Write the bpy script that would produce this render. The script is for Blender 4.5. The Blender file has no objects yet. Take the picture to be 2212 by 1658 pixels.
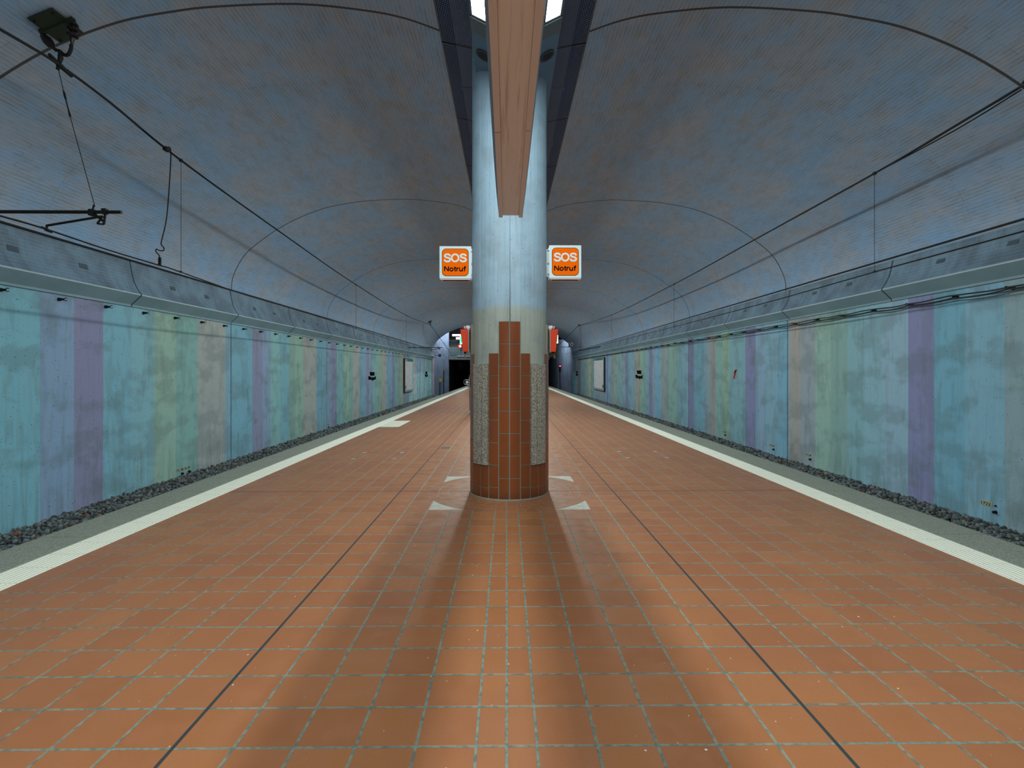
import bpy, bmesh, math, random
import numpy as np
from mathutils import Vector, Matrix
random.seed(7)
rng = np.random.default_rng(7)
S = bpy.context.scene
COL = S.collection
PI = math.pi

# ------------------------------------------------------------------ camera, world, exposure
FPX = 1100.0
EYE = 1.56
YAW = math.radians(0.6)
cam_d = bpy.data.cameras.new('camera'); cam = bpy.data.objects.new('camera', cam_d); COL.objects.link(cam)
cam.location = (0, 0, EYE); cam.rotation_euler = (PI/2, 0, -YAW)
cam_d.sensor_width = 36.0; cam_d.lens = 36.0*FPX/2212; cam_d.shift_y = -27/2212.0
cam_d.clip_end = 300; cam_d.clip_start = 0.05
S.camera = cam
w = bpy.data.worlds.new('world'); S.world = w; w.use_nodes = True
w.node_tree.nodes['Background'].inputs[0].default_value = (0.02, 0.025, 0.03, 1)
w.node_tree.nodes['Background'].inputs[1].default_value = 0.2
S.view_settings.view_transform = 'Standard'; S.view_settings.look = 'None'
S.view_settings.gamma = 1; S.view_settings.use_curve_mapping = False
S.view_settings.exposure = 0.75
LAMP = 32.0            # emission strength of the strip lamps
try:
    S.cycles.max_bounces = 10; S.cycles.diffuse_bounces = 7
except Exception: pass

# ------------------------------------------------------------------ measuring helpers (photo frame 2212x1658)
def tanx(u): return math.tan(math.atan((u-1106)/FPX)+YAW)
def P(u, v, Y):
    xp = (u-1106)/FPX
    t = Y/(math.cos(YAW)-xp*math.sin(YAW))
    return Vector((Y*tanx(u), Y, EYE+(802-v)/FPX*t))
def YX(u, X): return X/tanx(u)
def W(u, v, X): return P(u, v, YX(u, X))
def F(u, v, z=0.0):
    xp = (u-1106)/FPX
    t = (EYE-z)*FPX/(v-802)
    Y = t*(math.cos(YAW)-xp*math.sin(YAW))
    return Vector((Y*tanx(u), Y, z))

# ------------------------------------------------------------------ material helpers
def lin(c):
    return tuple(((x/255)/12.92 if x/255 <= .04045 else ((x/255+.055)/1.055)**2.4) for x in c)
class NT:
    def __init__(s, name):
        s.m = bpy.data.materials.new(name); s.m.use_nodes = True
        s.t = s.m.node_tree; s.b = s.t.nodes['Principled BSDF']; s._tc = None
    def n(s, typ, **kw):
        nd = s.t.nodes.new(typ)
        for k, v in kw.items(): setattr(nd, k, v)
        return nd
    def put(s, sock, v):
        if v is None: return
        if isinstance(v, bpy.types.NodeSocket): s.t.links.new(v, sock)
        elif isinstance(v, (tuple, list)):
            if len(v) == 3 and len(sock.default_value) == 4: v = tuple(v)+(1,)
            sock.default_value = v
        else: sock.default_value = v
    def M(s, op, a, b=None, c=None):
        nd = s.n('ShaderNodeMath', operation=op)
        s.put(nd.inputs[0], a); s.put(nd.inputs[1], b); s.put(nd.inputs[2], c)
        return nd.outputs[0]
    def co(s, kind='Object'):
        if s._tc is None: s._tc = s.n('ShaderNodeTexCoord')
        return s._tc.outputs[kind]
    def sep(s, v):
        nd = s.n('ShaderNodeSeparateXYZ'); s.put(nd.inputs[0], v); return nd.outputs
    def comb(s, x, y, z=0.0):
        nd = s.n('ShaderNodeCombineXYZ')
        for i, q in enumerate((x, y, z)): s.put(nd.inputs[i], q)
        return nd.outputs[0]
    def map(s, v, scale=(1,1,1), loc=(0,0,0)):
        nd = s.n('ShaderNodeMapping'); s.put(nd.inputs[0], v)
        nd.inputs[1].default_value = loc; nd.inputs[3].default_value = scale; return nd.outputs[0]
    def noise(s, v, scale=5.0, detail=3.0, rough=0.55):
        nd = s.n('ShaderNodeTexNoise'); s.put(nd.inputs['Vector'], v)
        nd.inputs['Scale'].default_value = scale; nd.inputs['Detail'].default_value = detail
        nd.inputs['Roughness'].default_value = rough; return nd.outputs[0]
    def rng(s, v, a, b, c=0.0, d=1.0):
        nd = s.n('ShaderNodeMapRange'); nd.interpolation_type = 'SMOOTHSTEP'
        for i, q in enumerate((v, a, b, c, d)): s.put(nd.inputs[i], q)
        return nd.outputs[0]
    def mix(s, f, a, b, mode='MIX'):
        nd = s.n('ShaderNodeMix', data_type='RGBA', blend_type=mode)
        s.put(nd.inputs[0], f); s.put(nd.inputs[6], a); s.put(nd.inputs[7], b); return nd.outputs[2]
    def bump(s, h, strength=0.3, dist=0.01):
        nd = s.n('ShaderNodeBump'); s.put(nd.inputs['Height'], h)
        nd.inputs['Strength'].default_value = strength; nd.inputs['Distance'].default_value = dist
        s.t.links.new(nd.outputs[0], s.b.inputs['Normal'])
    def out(s, col=None, rough=None, metal=None, spec=None):
        s.put(s.b.inputs['Base Color'], col); s.put(s.b.inputs['Roughness'], rough)
        s.put(s.b.inputs['Metallic'], metal); s.put(s.b.inputs['Specular IOR Level'], spec)
        return s.m

def plain(name, c, rough=0.6, metal=0.0, var=0.12, vscale=14.0, emit=0.0, spec=0.35):
    q = NT(name); a = lin(c)
    f = q.noise(q.co(), vscale, 3)
    lo = tuple(x*(1-var) for x in a); hi = tuple(min(1, x*(1+var)) for x in a)
    colr = q.mix(f, lo, hi)
    q.out(colr, rough, metal, spec)
    if emit:
        q.put(q.b.inputs['Emission Color'], a); q.b.inputs['Emission Strength'].default_value = emit
    return q.m

# ------------------------------------------------------------------ mesh helpers
class B:
    def __init__(s): s.v = []; s.f = []; s.mi = []; s.cur = 0; s.uv = None
    def vert(s, p): s.v.append(tuple(p)); return len(s.v)-1
    def face(s, idx): s.f.append(tuple(idx)); s.mi.append(s.cur)
    def quad(s, a, b, c, d): i = [s.vert(p) for p in (a, b, c, d)]; s.face(i)
    def poly(s, pts): s.face([s.vert(p) for p in pts])
    def box(s, lo, hi, R=None):
        (x0,y0,z0),(x1,y1,z1) = lo, hi
        p = [(x0,y0,z0),(x1,y0,z0),(x1,y1,z0),(x0,y1,z0),(x0,y0,z1),(x1,y0,z1),(x1,y1,z1),(x0,y1,z1)]
        if R is not None: p = [R @ Vector(q) for q in p]
        i = [s.vert(q) for q in p]
        for f in ((0,3,2,1),(4,5,6,7),(0,1,5,4),(1,2,6,5),(2,3,7,6),(3,0,4,7)): s.face([i[k] for k in f])
    def bar(s, a, b, w, h=None, up=(0,0,1)):
        h = h or w; a = Vector(a); b = Vector(b); d = (b-a).normalized(); up = Vector(up)
        if abs(d.dot(up)) > .95: up = Vector((1,0,0))
        x = d.cross(up).normalized(); z = x.cross(d)
        i = []
        for p in (a, b):
            for sx, sz in ((-1,-1),(1,-1),(1,1),(-1,1)): i.append(s.vert(p+x*sx*w/2+z*sz*h/2))
        for f in ((3,2,1,0),(4,5,6,7),(0,1,5,4),(1,2,6,5),(2,3,7,6),(3,0,4,7)): s.face([i[k] for k in f])
    def tube(s, pts, r, n=8, cap=True):
        pts = [Vector(p) for p in pts]; rs = r if isinstance(r, (list, tuple)) else [r]*len(pts)
        rings = []
        ref = None
        for k, p in enumerate(pts):
            d = (pts[min(k+1, len(pts)-1)]-pts[max(k-1, 0)]).normalized()
            if ref is None: ref = Vector((0,0,1)) if abs(d.z) < .9 else Vector((1,0,0))
            x = d.cross(ref).normalized(); y = x.cross(d).normalized(); ref = y
            rings.append([s.vert(p+(x*math.cos(2*PI*j/n)+y*math.sin(2*PI*j/n))*rs[k]) for j in range(n)])
        for a, b in zip(rings, rings[1:]):
            for j in range(n): s.face((a[j], a[(j+1)%n], b[(j+1)%n], b[j]))
        if cap: s.face(rings[0]); s.face(rings[-1][::-1])
    def prism(s, poly, y0, y1):                      # poly in XZ, extruded along Y
        a = [s.vert((x,y0,z)) for x,z in poly]; b = [s.vert((x,y1,z)) for x,z in poly]; n = len(poly)
        for j in range(n): s.face((a[j], a[(j+1)%n], b[(j+1)%n], b[j]))
        s.face(a[::-1]); s.face(b)
    def disc(s, c, nrm, r, n=20, r0=0.0):
        c = Vector(c); nrm = Vector(nrm).normalized(); x = nrm.orthogonal().normalized(); y = nrm.cross(x)
        o = [s.vert(c+(x*math.cos(2*PI*j/n)+y*math.sin(2*PI*j/n))*r) for j in range(n)]
        if r0:
            i = [s.vert(c+(x*math.cos(2*PI*j/n)+y*math.sin(2*PI*j/n))*r0) for j in range(n)]
            for j in range(n): s.face((o[j], o[(j+1)%n], i[(j+1)%n], i[j]))
        else: s.face(o)
    def build(s, name, mats, parent=None, smooth=False, origin=None, fix=True):
        me = bpy.data.meshes.new(name)
        me.from_pydata(s.v, [], s.f); me.update()
        if not isinstance(mats, (list, tuple)): mats = [mats]
        for m in mats: me.materials.append(m)
        me.polygons.foreach_set('material_index', s.mi)
        if fix:
            bm = bmesh.new(); bm.from_mesh(me); bmesh.ops.remove_doubles(bm, verts=bm.verts, dist=1e-5)
            bmesh.ops.recalc_face_normals(bm, faces=bm.faces); bm.to_mesh(me); bm.free()
        if smooth:
            me.polygons.foreach_set('use_smooth', [True]*len(me.polygons))
            try: me.set_sharp_from_angle(angle=math.radians(40))
            except Exception: pass
        o = bpy.data.objects.new(name, me); COL.objects.link(o)
        if origin is not None:
            me.transform(Matrix.Translation(-Vector(origin))); o.location = origin
        if parent is not None:
            o.parent = parent
            if origin is None: me.transform(Matrix.Translation(-parent.location))
            else: o.location = Vector(origin)-parent.location
        return o
def struct(o): o['kind'] = 'structure'; return o
def tag(o, label, cat, group=None, kind=None):
    o['label'] = label; o['category'] = cat
    if group: o['group'] = group
    if kind: o['kind'] = kind
    return o
def thing(name, label, cat, loc, group=None):
    o = bpy.data.objects.new(name, None); COL.objects.link(o); o.location = loc; o.empty_display_size = .1
    return tag(o, label, cat, group)
def dup(root, loc, label=None):
    r = root.copy(); COL.objects.link(r); r.location = loc
    if label: r['label'] = label
    for ch in list(root.children):
        c = ch.copy(); COL.objects.link(c); c.parent = r
    return r
def text_mesh(txt, size, bold=0.0, depth=0.0, sx=1.0):
    cu = bpy.data.curves.new('lettering', 'FONT'); cu.body = txt; cu.size = size; cu.offset = bold
    cu.extrude = depth; cu.align_x = 'CENTER'; cu.align_y = 'CENTER'; cu.resolution_u = 4
    o = bpy.data.objects.new('lettering', cu); COL.objects.link(o)
    dg = bpy.context.evaluated_depsgraph_get()
    me = bpy.data.meshes.new_from_object(o.evaluated_get(dg))
    bpy.data.objects.remove(o); bpy.data.curves.remove(cu)
    me.transform(Matrix.Diagonal((sx,1,1,1)))
    xs = [v.co.x for v in me.vertices]; ys = [v.co.y for v in me.vertices]
    me.transform(Matrix.Translation((-(min(xs)+max(xs))/2, -(min(ys)+max(ys))/2, 0)))
    return me, max(xs)-min(xs), max(ys)-min(ys)
def lettering(txt, mat, parent, center, R, width=None, height=None, bold=0.0, depth=0.002, name='lettering', root=None):
    me, wd, ht = text_mesh(txt, 1.0, bold, 0.0)
    kx = width/wd if width else None; ky = height/ht if height else None
    kx = kx or ky; ky = ky or kx
    me.transform(Matrix.Diagonal((kx, ky, 1, 1)))
    bm = bmesh.new(); bm.from_mesh(me)
    r = bmesh.ops.extrude_face_region(bm, geom=bm.faces[:])
    for g in r['geom']:
        if isinstance(g, bmesh.types.BMVert): g.co.z += depth
    bmesh.ops.recalc_face_normals(bm, faces=bm.faces); bm.to_mesh(me); bm.free()
    me.polygons.foreach_set('use_smooth', [False]*len(me.polygons))
    me.transform(R.to_4x4()); me.materials.clear(); me.materials.append(mat)
    o = bpy.data.objects.new(name, me); COL.objects.link(o); o.parent = parent
    o.location = Vector(center)-(root or parent).location
    return o

def arc(cx, cy, rx, ry, a0, a1, n=18):
    return [(cx+rx*math.cos(math.radians(a0+(a1-a0)*k/n)), cy+ry*math.sin(math.radians(a0+(a1-a0)*k/n))) for k in range(n+1)]
def cr2(p, n=8):
    q = [p[0]]+list(p)+[p[-1]]; out = []
    for i in range(1, len(q)-2):
        p0,p1,p2,p3 = [Vector(v) for v in q[i-1:i+3]]
        for k in range(n):
            t = k/n; out.append(tuple(.5*((2*p1)+(p2-p0)*t+(2*p0-5*p1+4*p2-p3)*t*t+(3*p1-p0-3*p2+p3)*t**3)))
    return out+[tuple(p[-1])]
# grotesque letters as strokes: (advance width, [polylines]) on a cap height of 1
GROT = {'S': (.80, [cr2([(.70,.70),(.66,.82),(.55,.91),(.40,.935),(.24,.91),(.13,.82),(.12,.69),(.20,.59),(.40,.52),(.60,.45),(.70,.35),(.69,.20),(.57,.09),(.40,.065),(.22,.09),(.11,.19),(.085,.31)])]),
 'O': (.98, [arc(.47,.5,.39,.435,0,360,40)]),
 'N': (.80, [[(.09,0),(.09,1)],[(.12,.95),(.64,.05)],[(.67,0),(.67,1)]]),
 'o': (.66, [arc(.32,.36,.25,.295,0,360,32)]),
 't': (.38, [cr2([(.19,.93),(.19,.5),(.19,.20),(.22,.10),(.35,.07)]),[(.03,.66),(.36,.66)]]),
 'r': (.42, [[(.09,0),(.09,.72)],cr2([(.09,.42),(.13,.56),(.22,.65),(.38,.655)])]),
 'u': (.66, [cr2([(.09,.72),(.09,.30),(.12,.13),(.27,.06),(.42,.12),(.52,.28)]),[(.53,0),(.53,.72)]]),
 'f': (.40, [cr2([(.17,0),(.17,.5),(.17,.78),(.22,.92),(.38,.94)]),[(.03,.66),(.37,.66)]])}
def grotesque(txt, mat, parent, center, width, height, weight, depth=.002, root=None):
    b = B(); x = 0; polys = []
    for ch in txt:
        adv, strokes = GROT[ch]
        for st in strokes: polys.append([(px+x, py) for px, py in st])
        x += adv
    xs = [p[0] for st in polys for p in st]; ys = [p[1] for st in polys for p in st]
    kx = (width-weight)/(max(xs)-min(xs)); ky = (height-weight)/(max(ys)-min(ys))
    cx, cy = (max(xs)+min(xs))/2, (max(ys)+min(ys))/2
    c = Vector(center)
    for n, st in enumerate(polys):
        pts = [Vector(((p[0]-cx)*kx, (p[1]-cy)*ky)) for p in st]
        closed = (pts[0]-pts[-1]).length < 1e-5
        L, Rr = [], []
        for k, p in enumerate(pts):
            a = pts[k-1] if k else (pts[-2] if closed else p); e = pts[k+1] if k < len(pts)-1 else (pts[1] if closed else p)
            d = (e-a).normalized(); nn = Vector((-d.y, d.x))*weight/2
            L.append(p+nn); Rr.append(p-nn)
        yf = c.y-depth-.00004*n
        for k in range(len(pts)-1):
            q4 = [L[k], Rr[k], Rr[k+1], L[k+1]]
            b.poly([(c.x+v.x, yf, c.z+v.y) for v in q4])
            for u_, v_ in ((q4[0], q4[3]), (q4[1], q4[2])):
                b.poly([(c.x+u_.x, yf, c.z+u_.y), (c.x+v_.x, yf, c.z+v_.y), (c.x+v_.x, c.y, c.z+v_.y), (c.x+u_.x, c.y, c.z+u_.y)])
    o = b.build('lettering', mat, fix=False)
    o.data.transform(Matrix.Translation(-(root or parent).location)); o.parent = parent
    return o

# ------------------------------------------------------------------ materials of the setting
K_WALL = 1.95
def wall_material():
    q = NT('striped_painted_concrete'); o = q.co()
    at = q.n('ShaderNodeAttribute', attribute_name='paint')
    x, y, z = q.sep(o)
    v = q.comb(y, z, x)
    big = q.noise(q.map(v, (1.0, 1.5, 1)), 1.25, 5, .58)
    streak = q.noise(q.map(v, (9.0, .45, 1)), 1.6, 4, .65)
    drip = q.noise(q.map(v, (3.2, .8, 1)), 1.1, 3, .6)
    fine = q.noise(q.map(v, (30, 1.2, 1)), 1.0, 3, .6)
    pits = q.noise(v, 44.0, 1, .4)
    dark = q.rng(big, .47, .64)
    pc = q.mix(.25, at.outputs[0], (.42, .50, .52))
    col = q.mix(q.M('MULTIPLY', dark, .36), pc, (.16, .22, .22))
    col = q.mix(q.M('MULTIPLY', q.rng(streak, .5, .72), .14), col, (.14, .18, .18))
    col = q.mix(q.M('MULTIPLY', q.rng(drip, .52, .62), .20), col, (.15, .19, .18))
    col = q.mix(q.M('MULTIPLY', q.rng(fine, .45, .7), .18), col, (.42, .52, .52))
    low = q.rng(z, -.9, .3, 1, 0)
    col = q.mix(q.M('MULTIPLY', low, q.rng(streak, .35, .65, .04, .30)), col, (.12, .15, .15))
    pm = q.rng(pits, .725, .75)
    col = q.mix(pm, col, (.03, .05, .06))
    q.bump(q.M('ADD', q.M('MULTIPLY', fine, .4), q.M('MULTIPLY', pm, -1.0)), .25, .01)
    return q.out(col, .78, spec=.3)
def vault_material():
    q = NT('board_marked_vault'); uv = q.co('UV')
    s_, y_, _ = q.sep(uv)
    br = q.n('ShaderNodeTexBrick'); q.put(br.inputs['Vector'], q.comb(y_, s_, 0))
    br.inputs['Scale'].default_value = 1.0; br.inputs['Brick Width'].default_value = 2.1
    br.inputs['Row Height'].default_value = .058; br.inputs['Mortar Size'].default_value = .0028
    br.inputs['Mortar Smooth'].default_value = .3; br.offset = .37; br.offset_frequency = 3
    br.inputs['Color1'].default_value = (0,0,0,1); br.inputs['Color2'].default_value = (1,1,1,1); br.inputs['Mortar'].default_value = (.5,.5,.5,1)
    v = q.comb(y_, s_, 0)
    big = q.noise(q.map(v, (.6, 1, 1)), 1.2, 7, .72)
    med = q.noise(q.map(v, (.5, 1.1, 1)), 3.4, 7, .75)
    grain = q.noise(q.map(v, (4, 48, 1)), 1.0, 5, .75)
    rust = q.noise(q.map(v, (.9, 9, 1)), 3.5, 4, .7)
    blue = lin((150, 192, 230)); grey = lin((178, 190, 204))
    col = q.mix(q.rng(big, .36, .66), blue, grey)
    col = q.mix(q.M('MULTIPLY', q.rng(med, .45, .7), .5), col, lin((160,164,166)))
    col = q.mix(q.M('MULTIPLY', br.outputs[0], .12), col, (.5,.55,.6))
    col = q.mix(q.M('MULTIPLY', q.rng(grain, .42, .68), .24), col, (.1,.12,.14))
    lines = q.M('MULTIPLY', br.outputs[1], q.rng(med, .38, .6, .2, 1.0))
    col = q.mix(q.M('MULTIPLY', lines, .7), col, (.06, .065, .065))
    col = q.mix(q.M('MULTIPLY', q.rng(rust, .68, .76), .3), col, lin((95,76,60)))
    q.bump(q.M('SUBTRACT', q.M('MULTIPLY', grain, .25), lines), .35, .008)
    return q.out(col, .8, spec=.3)
def concrete(name, c, c2, streaky=True, rough=.75, s=2.0, pits=True, amt=.6):
    q = NT(name); x, y, z = q.sep(q.co())
    v = q.co()
    big = q.noise(v, s, 5, .6)
    col = q.mix(q.rng(big, .4, .65, 0, amt), lin(c), lin(c2))
    h = big
    if streaky:
        st = q.noise(q.map(v, (22, 22, .8)), 1.0, 4, .65)
        col = q.mix(q.M('MULTIPLY', q.rng(st, .5, .68), .3), col, tuple(k*.45 for k in lin(c2)))
        h = st
    if pits:
        pm = q.rng(q.noise(v, 30.0, 1, .4), .73, .76)
        col = q.mix(pm, col, (.04,.05,.05))
        h = q.M('SUBTRACT', h, pm)
    q.bump(h, .2, .006)
    return q.out(col, rough, spec=.35)
def speckle(name, cols, scale, base, rough=.5):
    q = NT(name); v = q.co()
    vo = q.n('ShaderNodeTexVoronoi'); q.put(vo.inputs['Vector'], v); vo.inputs['Scale'].default_value = scale
    cr = q.n('ShaderNodeValToRGB'); cr.color_ramp.interpolation = 'CONSTANT'
    wn = q.sep(vo.outputs['Color'])[0]
    q.put(cr.inputs[0], wn)
    els = cr.color_ramp.elements
    while len(els) > 1: els.remove(els[-1])
    els[0].position = 0; els[0].color = lin(cols[0])+(1,)
    for i, c in enumerate(cols[1:]):
        e = els.new((i+1)/len(cols)); e.color = lin(c)+(1,)
    n2 = q.noise(v, scale*2.3, 2)
    col = q.mix(q.rng(n2, .45, .6, 0, .6), cr.outputs[0], lin(base))
    q.bump(n2, .15, .002)
    return q.out(col, rough)
TILE = .2515
ROW0 = 2.373
PX, PY = .035, 6.67          # pillar axis
def floor_material():
    q = NT('terracotta_floor_tiles'); x, y, z = q.sep(q.co()); M = q.M
    ax = M('ABSOLUTE', x)
    gx = M('DIVIDE', M('SUBTRACT', ax, .127), TILE)
    fx = M('FRACT', gx)
    dxj = M('MULTIPLY', M('MINIMUM', fx, M('SUBTRACT', 1.0, fx)), TILE)
    inn = M('LESS_THAN', ax, .127)
    din = M('MINIMUM', ax, M('ABSOLUTE', M('SUBTRACT', .127, ax)))
    dX = M('ADD', M('MULTIPLY', inn, din), M('MULTIPLY', M('SUBTRACT', 1.0, inn), dxj))
    gy = M('DIVIDE', M('SUBTRACT', y, ROW0-50*TILE), TILE)
    fy = M('FRACT', gy)
    dY = M('MULTIPLY', M('MINIMUM', fy, M('SUBTRACT', 1.0, fy)), TILE)
    idx = M('MULTIPLY', M('FLOOR', gx), M('SIGN', x)); idy = M('FLOOR', gy)
    wob = M('MULTIPLY', M('SUBTRACT', q.noise(q.co(), 30.0, 2), .5), .004)
    d = M('ADD', M('MINIMUM', dX, dY), wob)
    # ring pattern round the pillar
    dx = M('SUBTRACT', x, PX); dy = M('SUBTRACT', y, PY)
    r = M('SQRT', M('ADD', M('MULTIPLY', dx, dx), M('MULTIPLY', dy, dy)))
    gr = M('DIVIDE', M('SUBTRACT', r, .512-.134*2), .134); fr = M('FRACT', gr); ir = M('FLOOR', gr)
    dR = M('MULTIPLY', M('MINIMUM', fr, M('SUBTRACT', 1.0, fr)), .134)
    nseg = M('ADD', 20.0, M('MULTIPLY', ir, 4.0))
    th = M('DIVIDE', M('ARCTAN2', dy, dx), 2*PI)
    gt = M('ADD', M('MULTIPLY', th, nseg), M('MULTIPLY', ir, .37)); ft = M('FRACT', gt)
    dT = M('MULTIPLY', M('MINIMUM', ft, M('SUBTRACT', 1.0, ft)), M('DIVIDE', M('MULTIPLY', r, 2*PI), nseg))
    dpol = M('ADD', M('MINIMUM', dR, dT), M('ADD', wob, .002))
    inr = M('MULTIPLY', M('LESS_THAN', r, 1.05), M('GREATER_THAN', ax, .127))
    d = M('ADD', M('MULTIPLY', inr, dpol), M('MULTIPLY', M('SUBTRACT', 1.0, inr), d))
    joint = q.rng(d, .0048, .0082, 1, 0)
    mx = M('MAXIMUM', M('ABSOLUTE', dx), M('ABSOLUTE', dy))
    terr = M('MULTIPLY', M('LESS_THAN', mx, .915), M('GREATER_THAN', r, 1.05))
    expn = M('MAXIMUM', M('LESS_THAN', M('ABSOLUTE', M('SUBTRACT', ax, .127+5*TILE)), .0085),
             M('LESS_THAN', M('ABSOLUTE', M('SUBTRACT', y, ROW0+17*TILE)), .0085))
    # colours
    wn = q.n('ShaderNodeTexWhiteNoise', noise_dimensions='3D')
    q.put(wn.inputs[0], q.comb(M('ADD', idx, M('MULTIPLY', inr, ir)), M('ADD', idy, M('MULTIPLY', inr, M('FLOOR', gt))), 0))
    cell = wn.outputs[0]
    n1 = q.noise(q.co(), 7.0, 5, .65); n2 = q.noise(q.co(), 90.0, 2, .5); n3 = q.noise(q.co(), .8, 4, .6)
    ca, cb = lin((166, 108, 66)), lin((155, 97, 59))
    col = q.mix(cell, ca, cb)
    col = q.mix(q.rng(n1, .35, .7, 0, .55), col, lin((162, 104, 70)))
    col = q.mix(M('MULTIPLY', q.rng(n3, .45, .62), .35), col, lin((148, 90, 60)))
    col = q.mix(M('MULTIPLY', q.rng(n2, .5, .72), .18), col, lin((120, 76, 54)))
    stain = q.rng(q.noise(q.co(), 2.3, 6, .75), .70, .76)
    col = q.mix(M('MULTIPLY', stain, .35), col, lin((110, 78, 60)))
    speck = q.rng(q.noise(q.co(), 48.0, 0, .5), .86, .88)
    col = q.mix(speck, col, lin((225, 215, 200)))
    jn = q.noise(q.co(), 25.0, 3)
    jc = q.mix(q.rng(jn, .4, .65), lin((128, 134, 118)), lin((94, 104, 94)))
    col = q.mix(joint, col, jc)
    vo = q.n('ShaderNodeTexVoronoi'); q.put(vo.inputs['Vector'], q.co()); vo.inputs['Scale'].default_value = 130
    tc = q.mix(q.sep(vo.outputs['Color'])[0], lin((214, 210, 192)), lin((158, 160, 146)))
    col = q.mix(terr, col, tc)
    col = q.mix(expn, col, lin((44, 52, 54)))
    jt = M('MAXIMUM', M('MULTIPLY', joint, M('SUBTRACT', 1.0, terr)), expn)
    rough = M('ADD', q.rng(n1, .3, .7, .30, .42), M('MULTIPLY', jt, .4))
    q.bump(M('SUBTRACT', M('MULTIPLY', n2, .06), jt), .5, .003)
    return q.out(col, rough, spec=.45)

M_WALL = wall_material(); M_VAULT = vault_material(); M_FLOOR = floor_material()
M_CORN = concrete('cornice_concrete', (124,152,172), (106,126,144), False, s=1.6)
def _corn():
    q = NT('cornice_panel'); x, y, z = q.sep(q.co()); M = q.M
    big = q.noise(q.co(), 1.4, 5, .6); wv = q.noise(q.map(q.co(), (1, 6, .5)), 1.0, 4, .6)
    col = q.mix(q.rng(big, .4, .62), lin((130,158,178)), lin((112,132,148)))
    col = q.mix(M('MULTIPLY', q.rng(wv, .45, .65), .3), col, lin((84,96,106)))
    fr = M('FRACT', M('DIVIDE', z, .062)); ln = M('LESS_THAN', fr, .1)
    col = q.mix(M('MULTIPLY', ln, .35), col, lin((176,194,202)))
    pm = q.rng(q.noise(q.co(), 30.0, 1, .4), .74, .76); col = q.mix(pm, col, (.05,.06,.07))
    q.bump(M('SUBTRACT', ln, pm), .2, .004); return q.out(col, .7, spec=.35)
M_CORN = _corn()
M_CORND = plain('cornice_cover_plate', (84,100,112))
M_SOFF = concrete('cornice_soffit', (150,182,192), (132,162,172), False, s=1.2, pits=False)
M_CJ = plain('cornice_joint', (72,96,110), .8)
M_VOID = plain('slot_void', (22,30,48), .9)
M_LIP_HIGHLIGHT = plain('cornice_lip_highlight', (186,206,212))  # paler colour paints a highlight along the cornice lip
M_JOINT = plain('dark_joint', (52,48,46), .9)
M_VJ = plain('vault_joint', (84,82,82), .9)
M_GREY = speckle('platform_edge_stone', [(142,146,134),(122,128,116),(158,160,146),(102,108,98)], 160, (132,136,122), .7)
M_STRIP = plain('tactile_white', (224,224,206), .5, var=.06)
M_STRIPJ = plain('tactile_joint', (110,112,100), .8)
M_SHAFT = concrete('column_concrete', (176,194,204), (140,154,158), True, s=2.4)
M_CTILE = None
M_BLACK = plain('black_void', (10,12,16), .9)
M_DARK = plain('dark_metal', (36,34,32), .6, .3)
M_WIRE = plain('wire_dark', (44,38,34), .55, .5)
M_BEIGE = plain('beige_sheet', (222,214,212), .5, var=.05, vscale=4)
M_BLUEP = plain('blue_soffit_paint', (92,124,150), .5, vscale=3)
M_FRAME = plain('frame_grey', (96,110,116), .5)
M_RED = plain('red_orange_paint', (214,62,22), .4, var=.04)
M_WHITE = plain('white_paint', (225,232,232), .4, var=.03)
M_STEEL = plain('galvanised_steel', (150,156,156), .4, .6)
M_BED = speckle('track_bed', [(52,56,58),(40,44,46),(66,70,70)], 30, (36,40,42), .9)
def emis(name, c, st):
    q = NT(name); q.out((0.8,.8,.8), .5)
    q.put(q.b.inputs['Emission Color'], c); q.b.inputs['Emission Strength'].default_value = st
    return q.m
M_LAMP = emis('lamp_diffuser', (.90, 1.0, .99), LAMP)

# ------------------------------------------------------------------ profile of the vault
CXV = 0.10
PROF = [(-7.65,3.79),(-7.62,4.11),(-7.46,4.49),(-7.25,4.80),(-6.96,5.06),(-6.46,5.42),(-5.85,5.76),(-5.09,6.05),(-4.4,6.19),(-3.82,6.26),(-2.8,6.30),(-1.91,6.22),(-1.4,6.12),(-.97,5.97)]
def smooth_prof(pts, n=6):
    out = []
    P_ = [pts[0]]+pts+[pts[-1]]
    for i in range(1, len(P_)-2):
        p0, p1, p2, p3 = [Vector(p) for p in P_[i-1:i+3]]
        for k in range(n):
            t = k/n
            out.append(.5*((2*p1)+(p2-p0)*t+(2*p0-5*p1+4*p2-p3)*t*t+(3*p1-p0-3*p2+p3)*t**3))
    out.append(Vector(pts[-1])); return out
SP = smooth_prof(PROF, 4)
Y_NEAR, Y_FAR = -9.0, 53.0
VJ = [6.6+7.45*k for k in range(-2, 7)]
def zv(x):
    x = -abs(x-CXV)
    for a, b in zip(SP, SP[1:]):
        if a.x <= x <= b.x: return a.y+(b.y-a.y)*(x-a.x)/(b.x-a.x+1e-9)
    return SP[0].y
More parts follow.
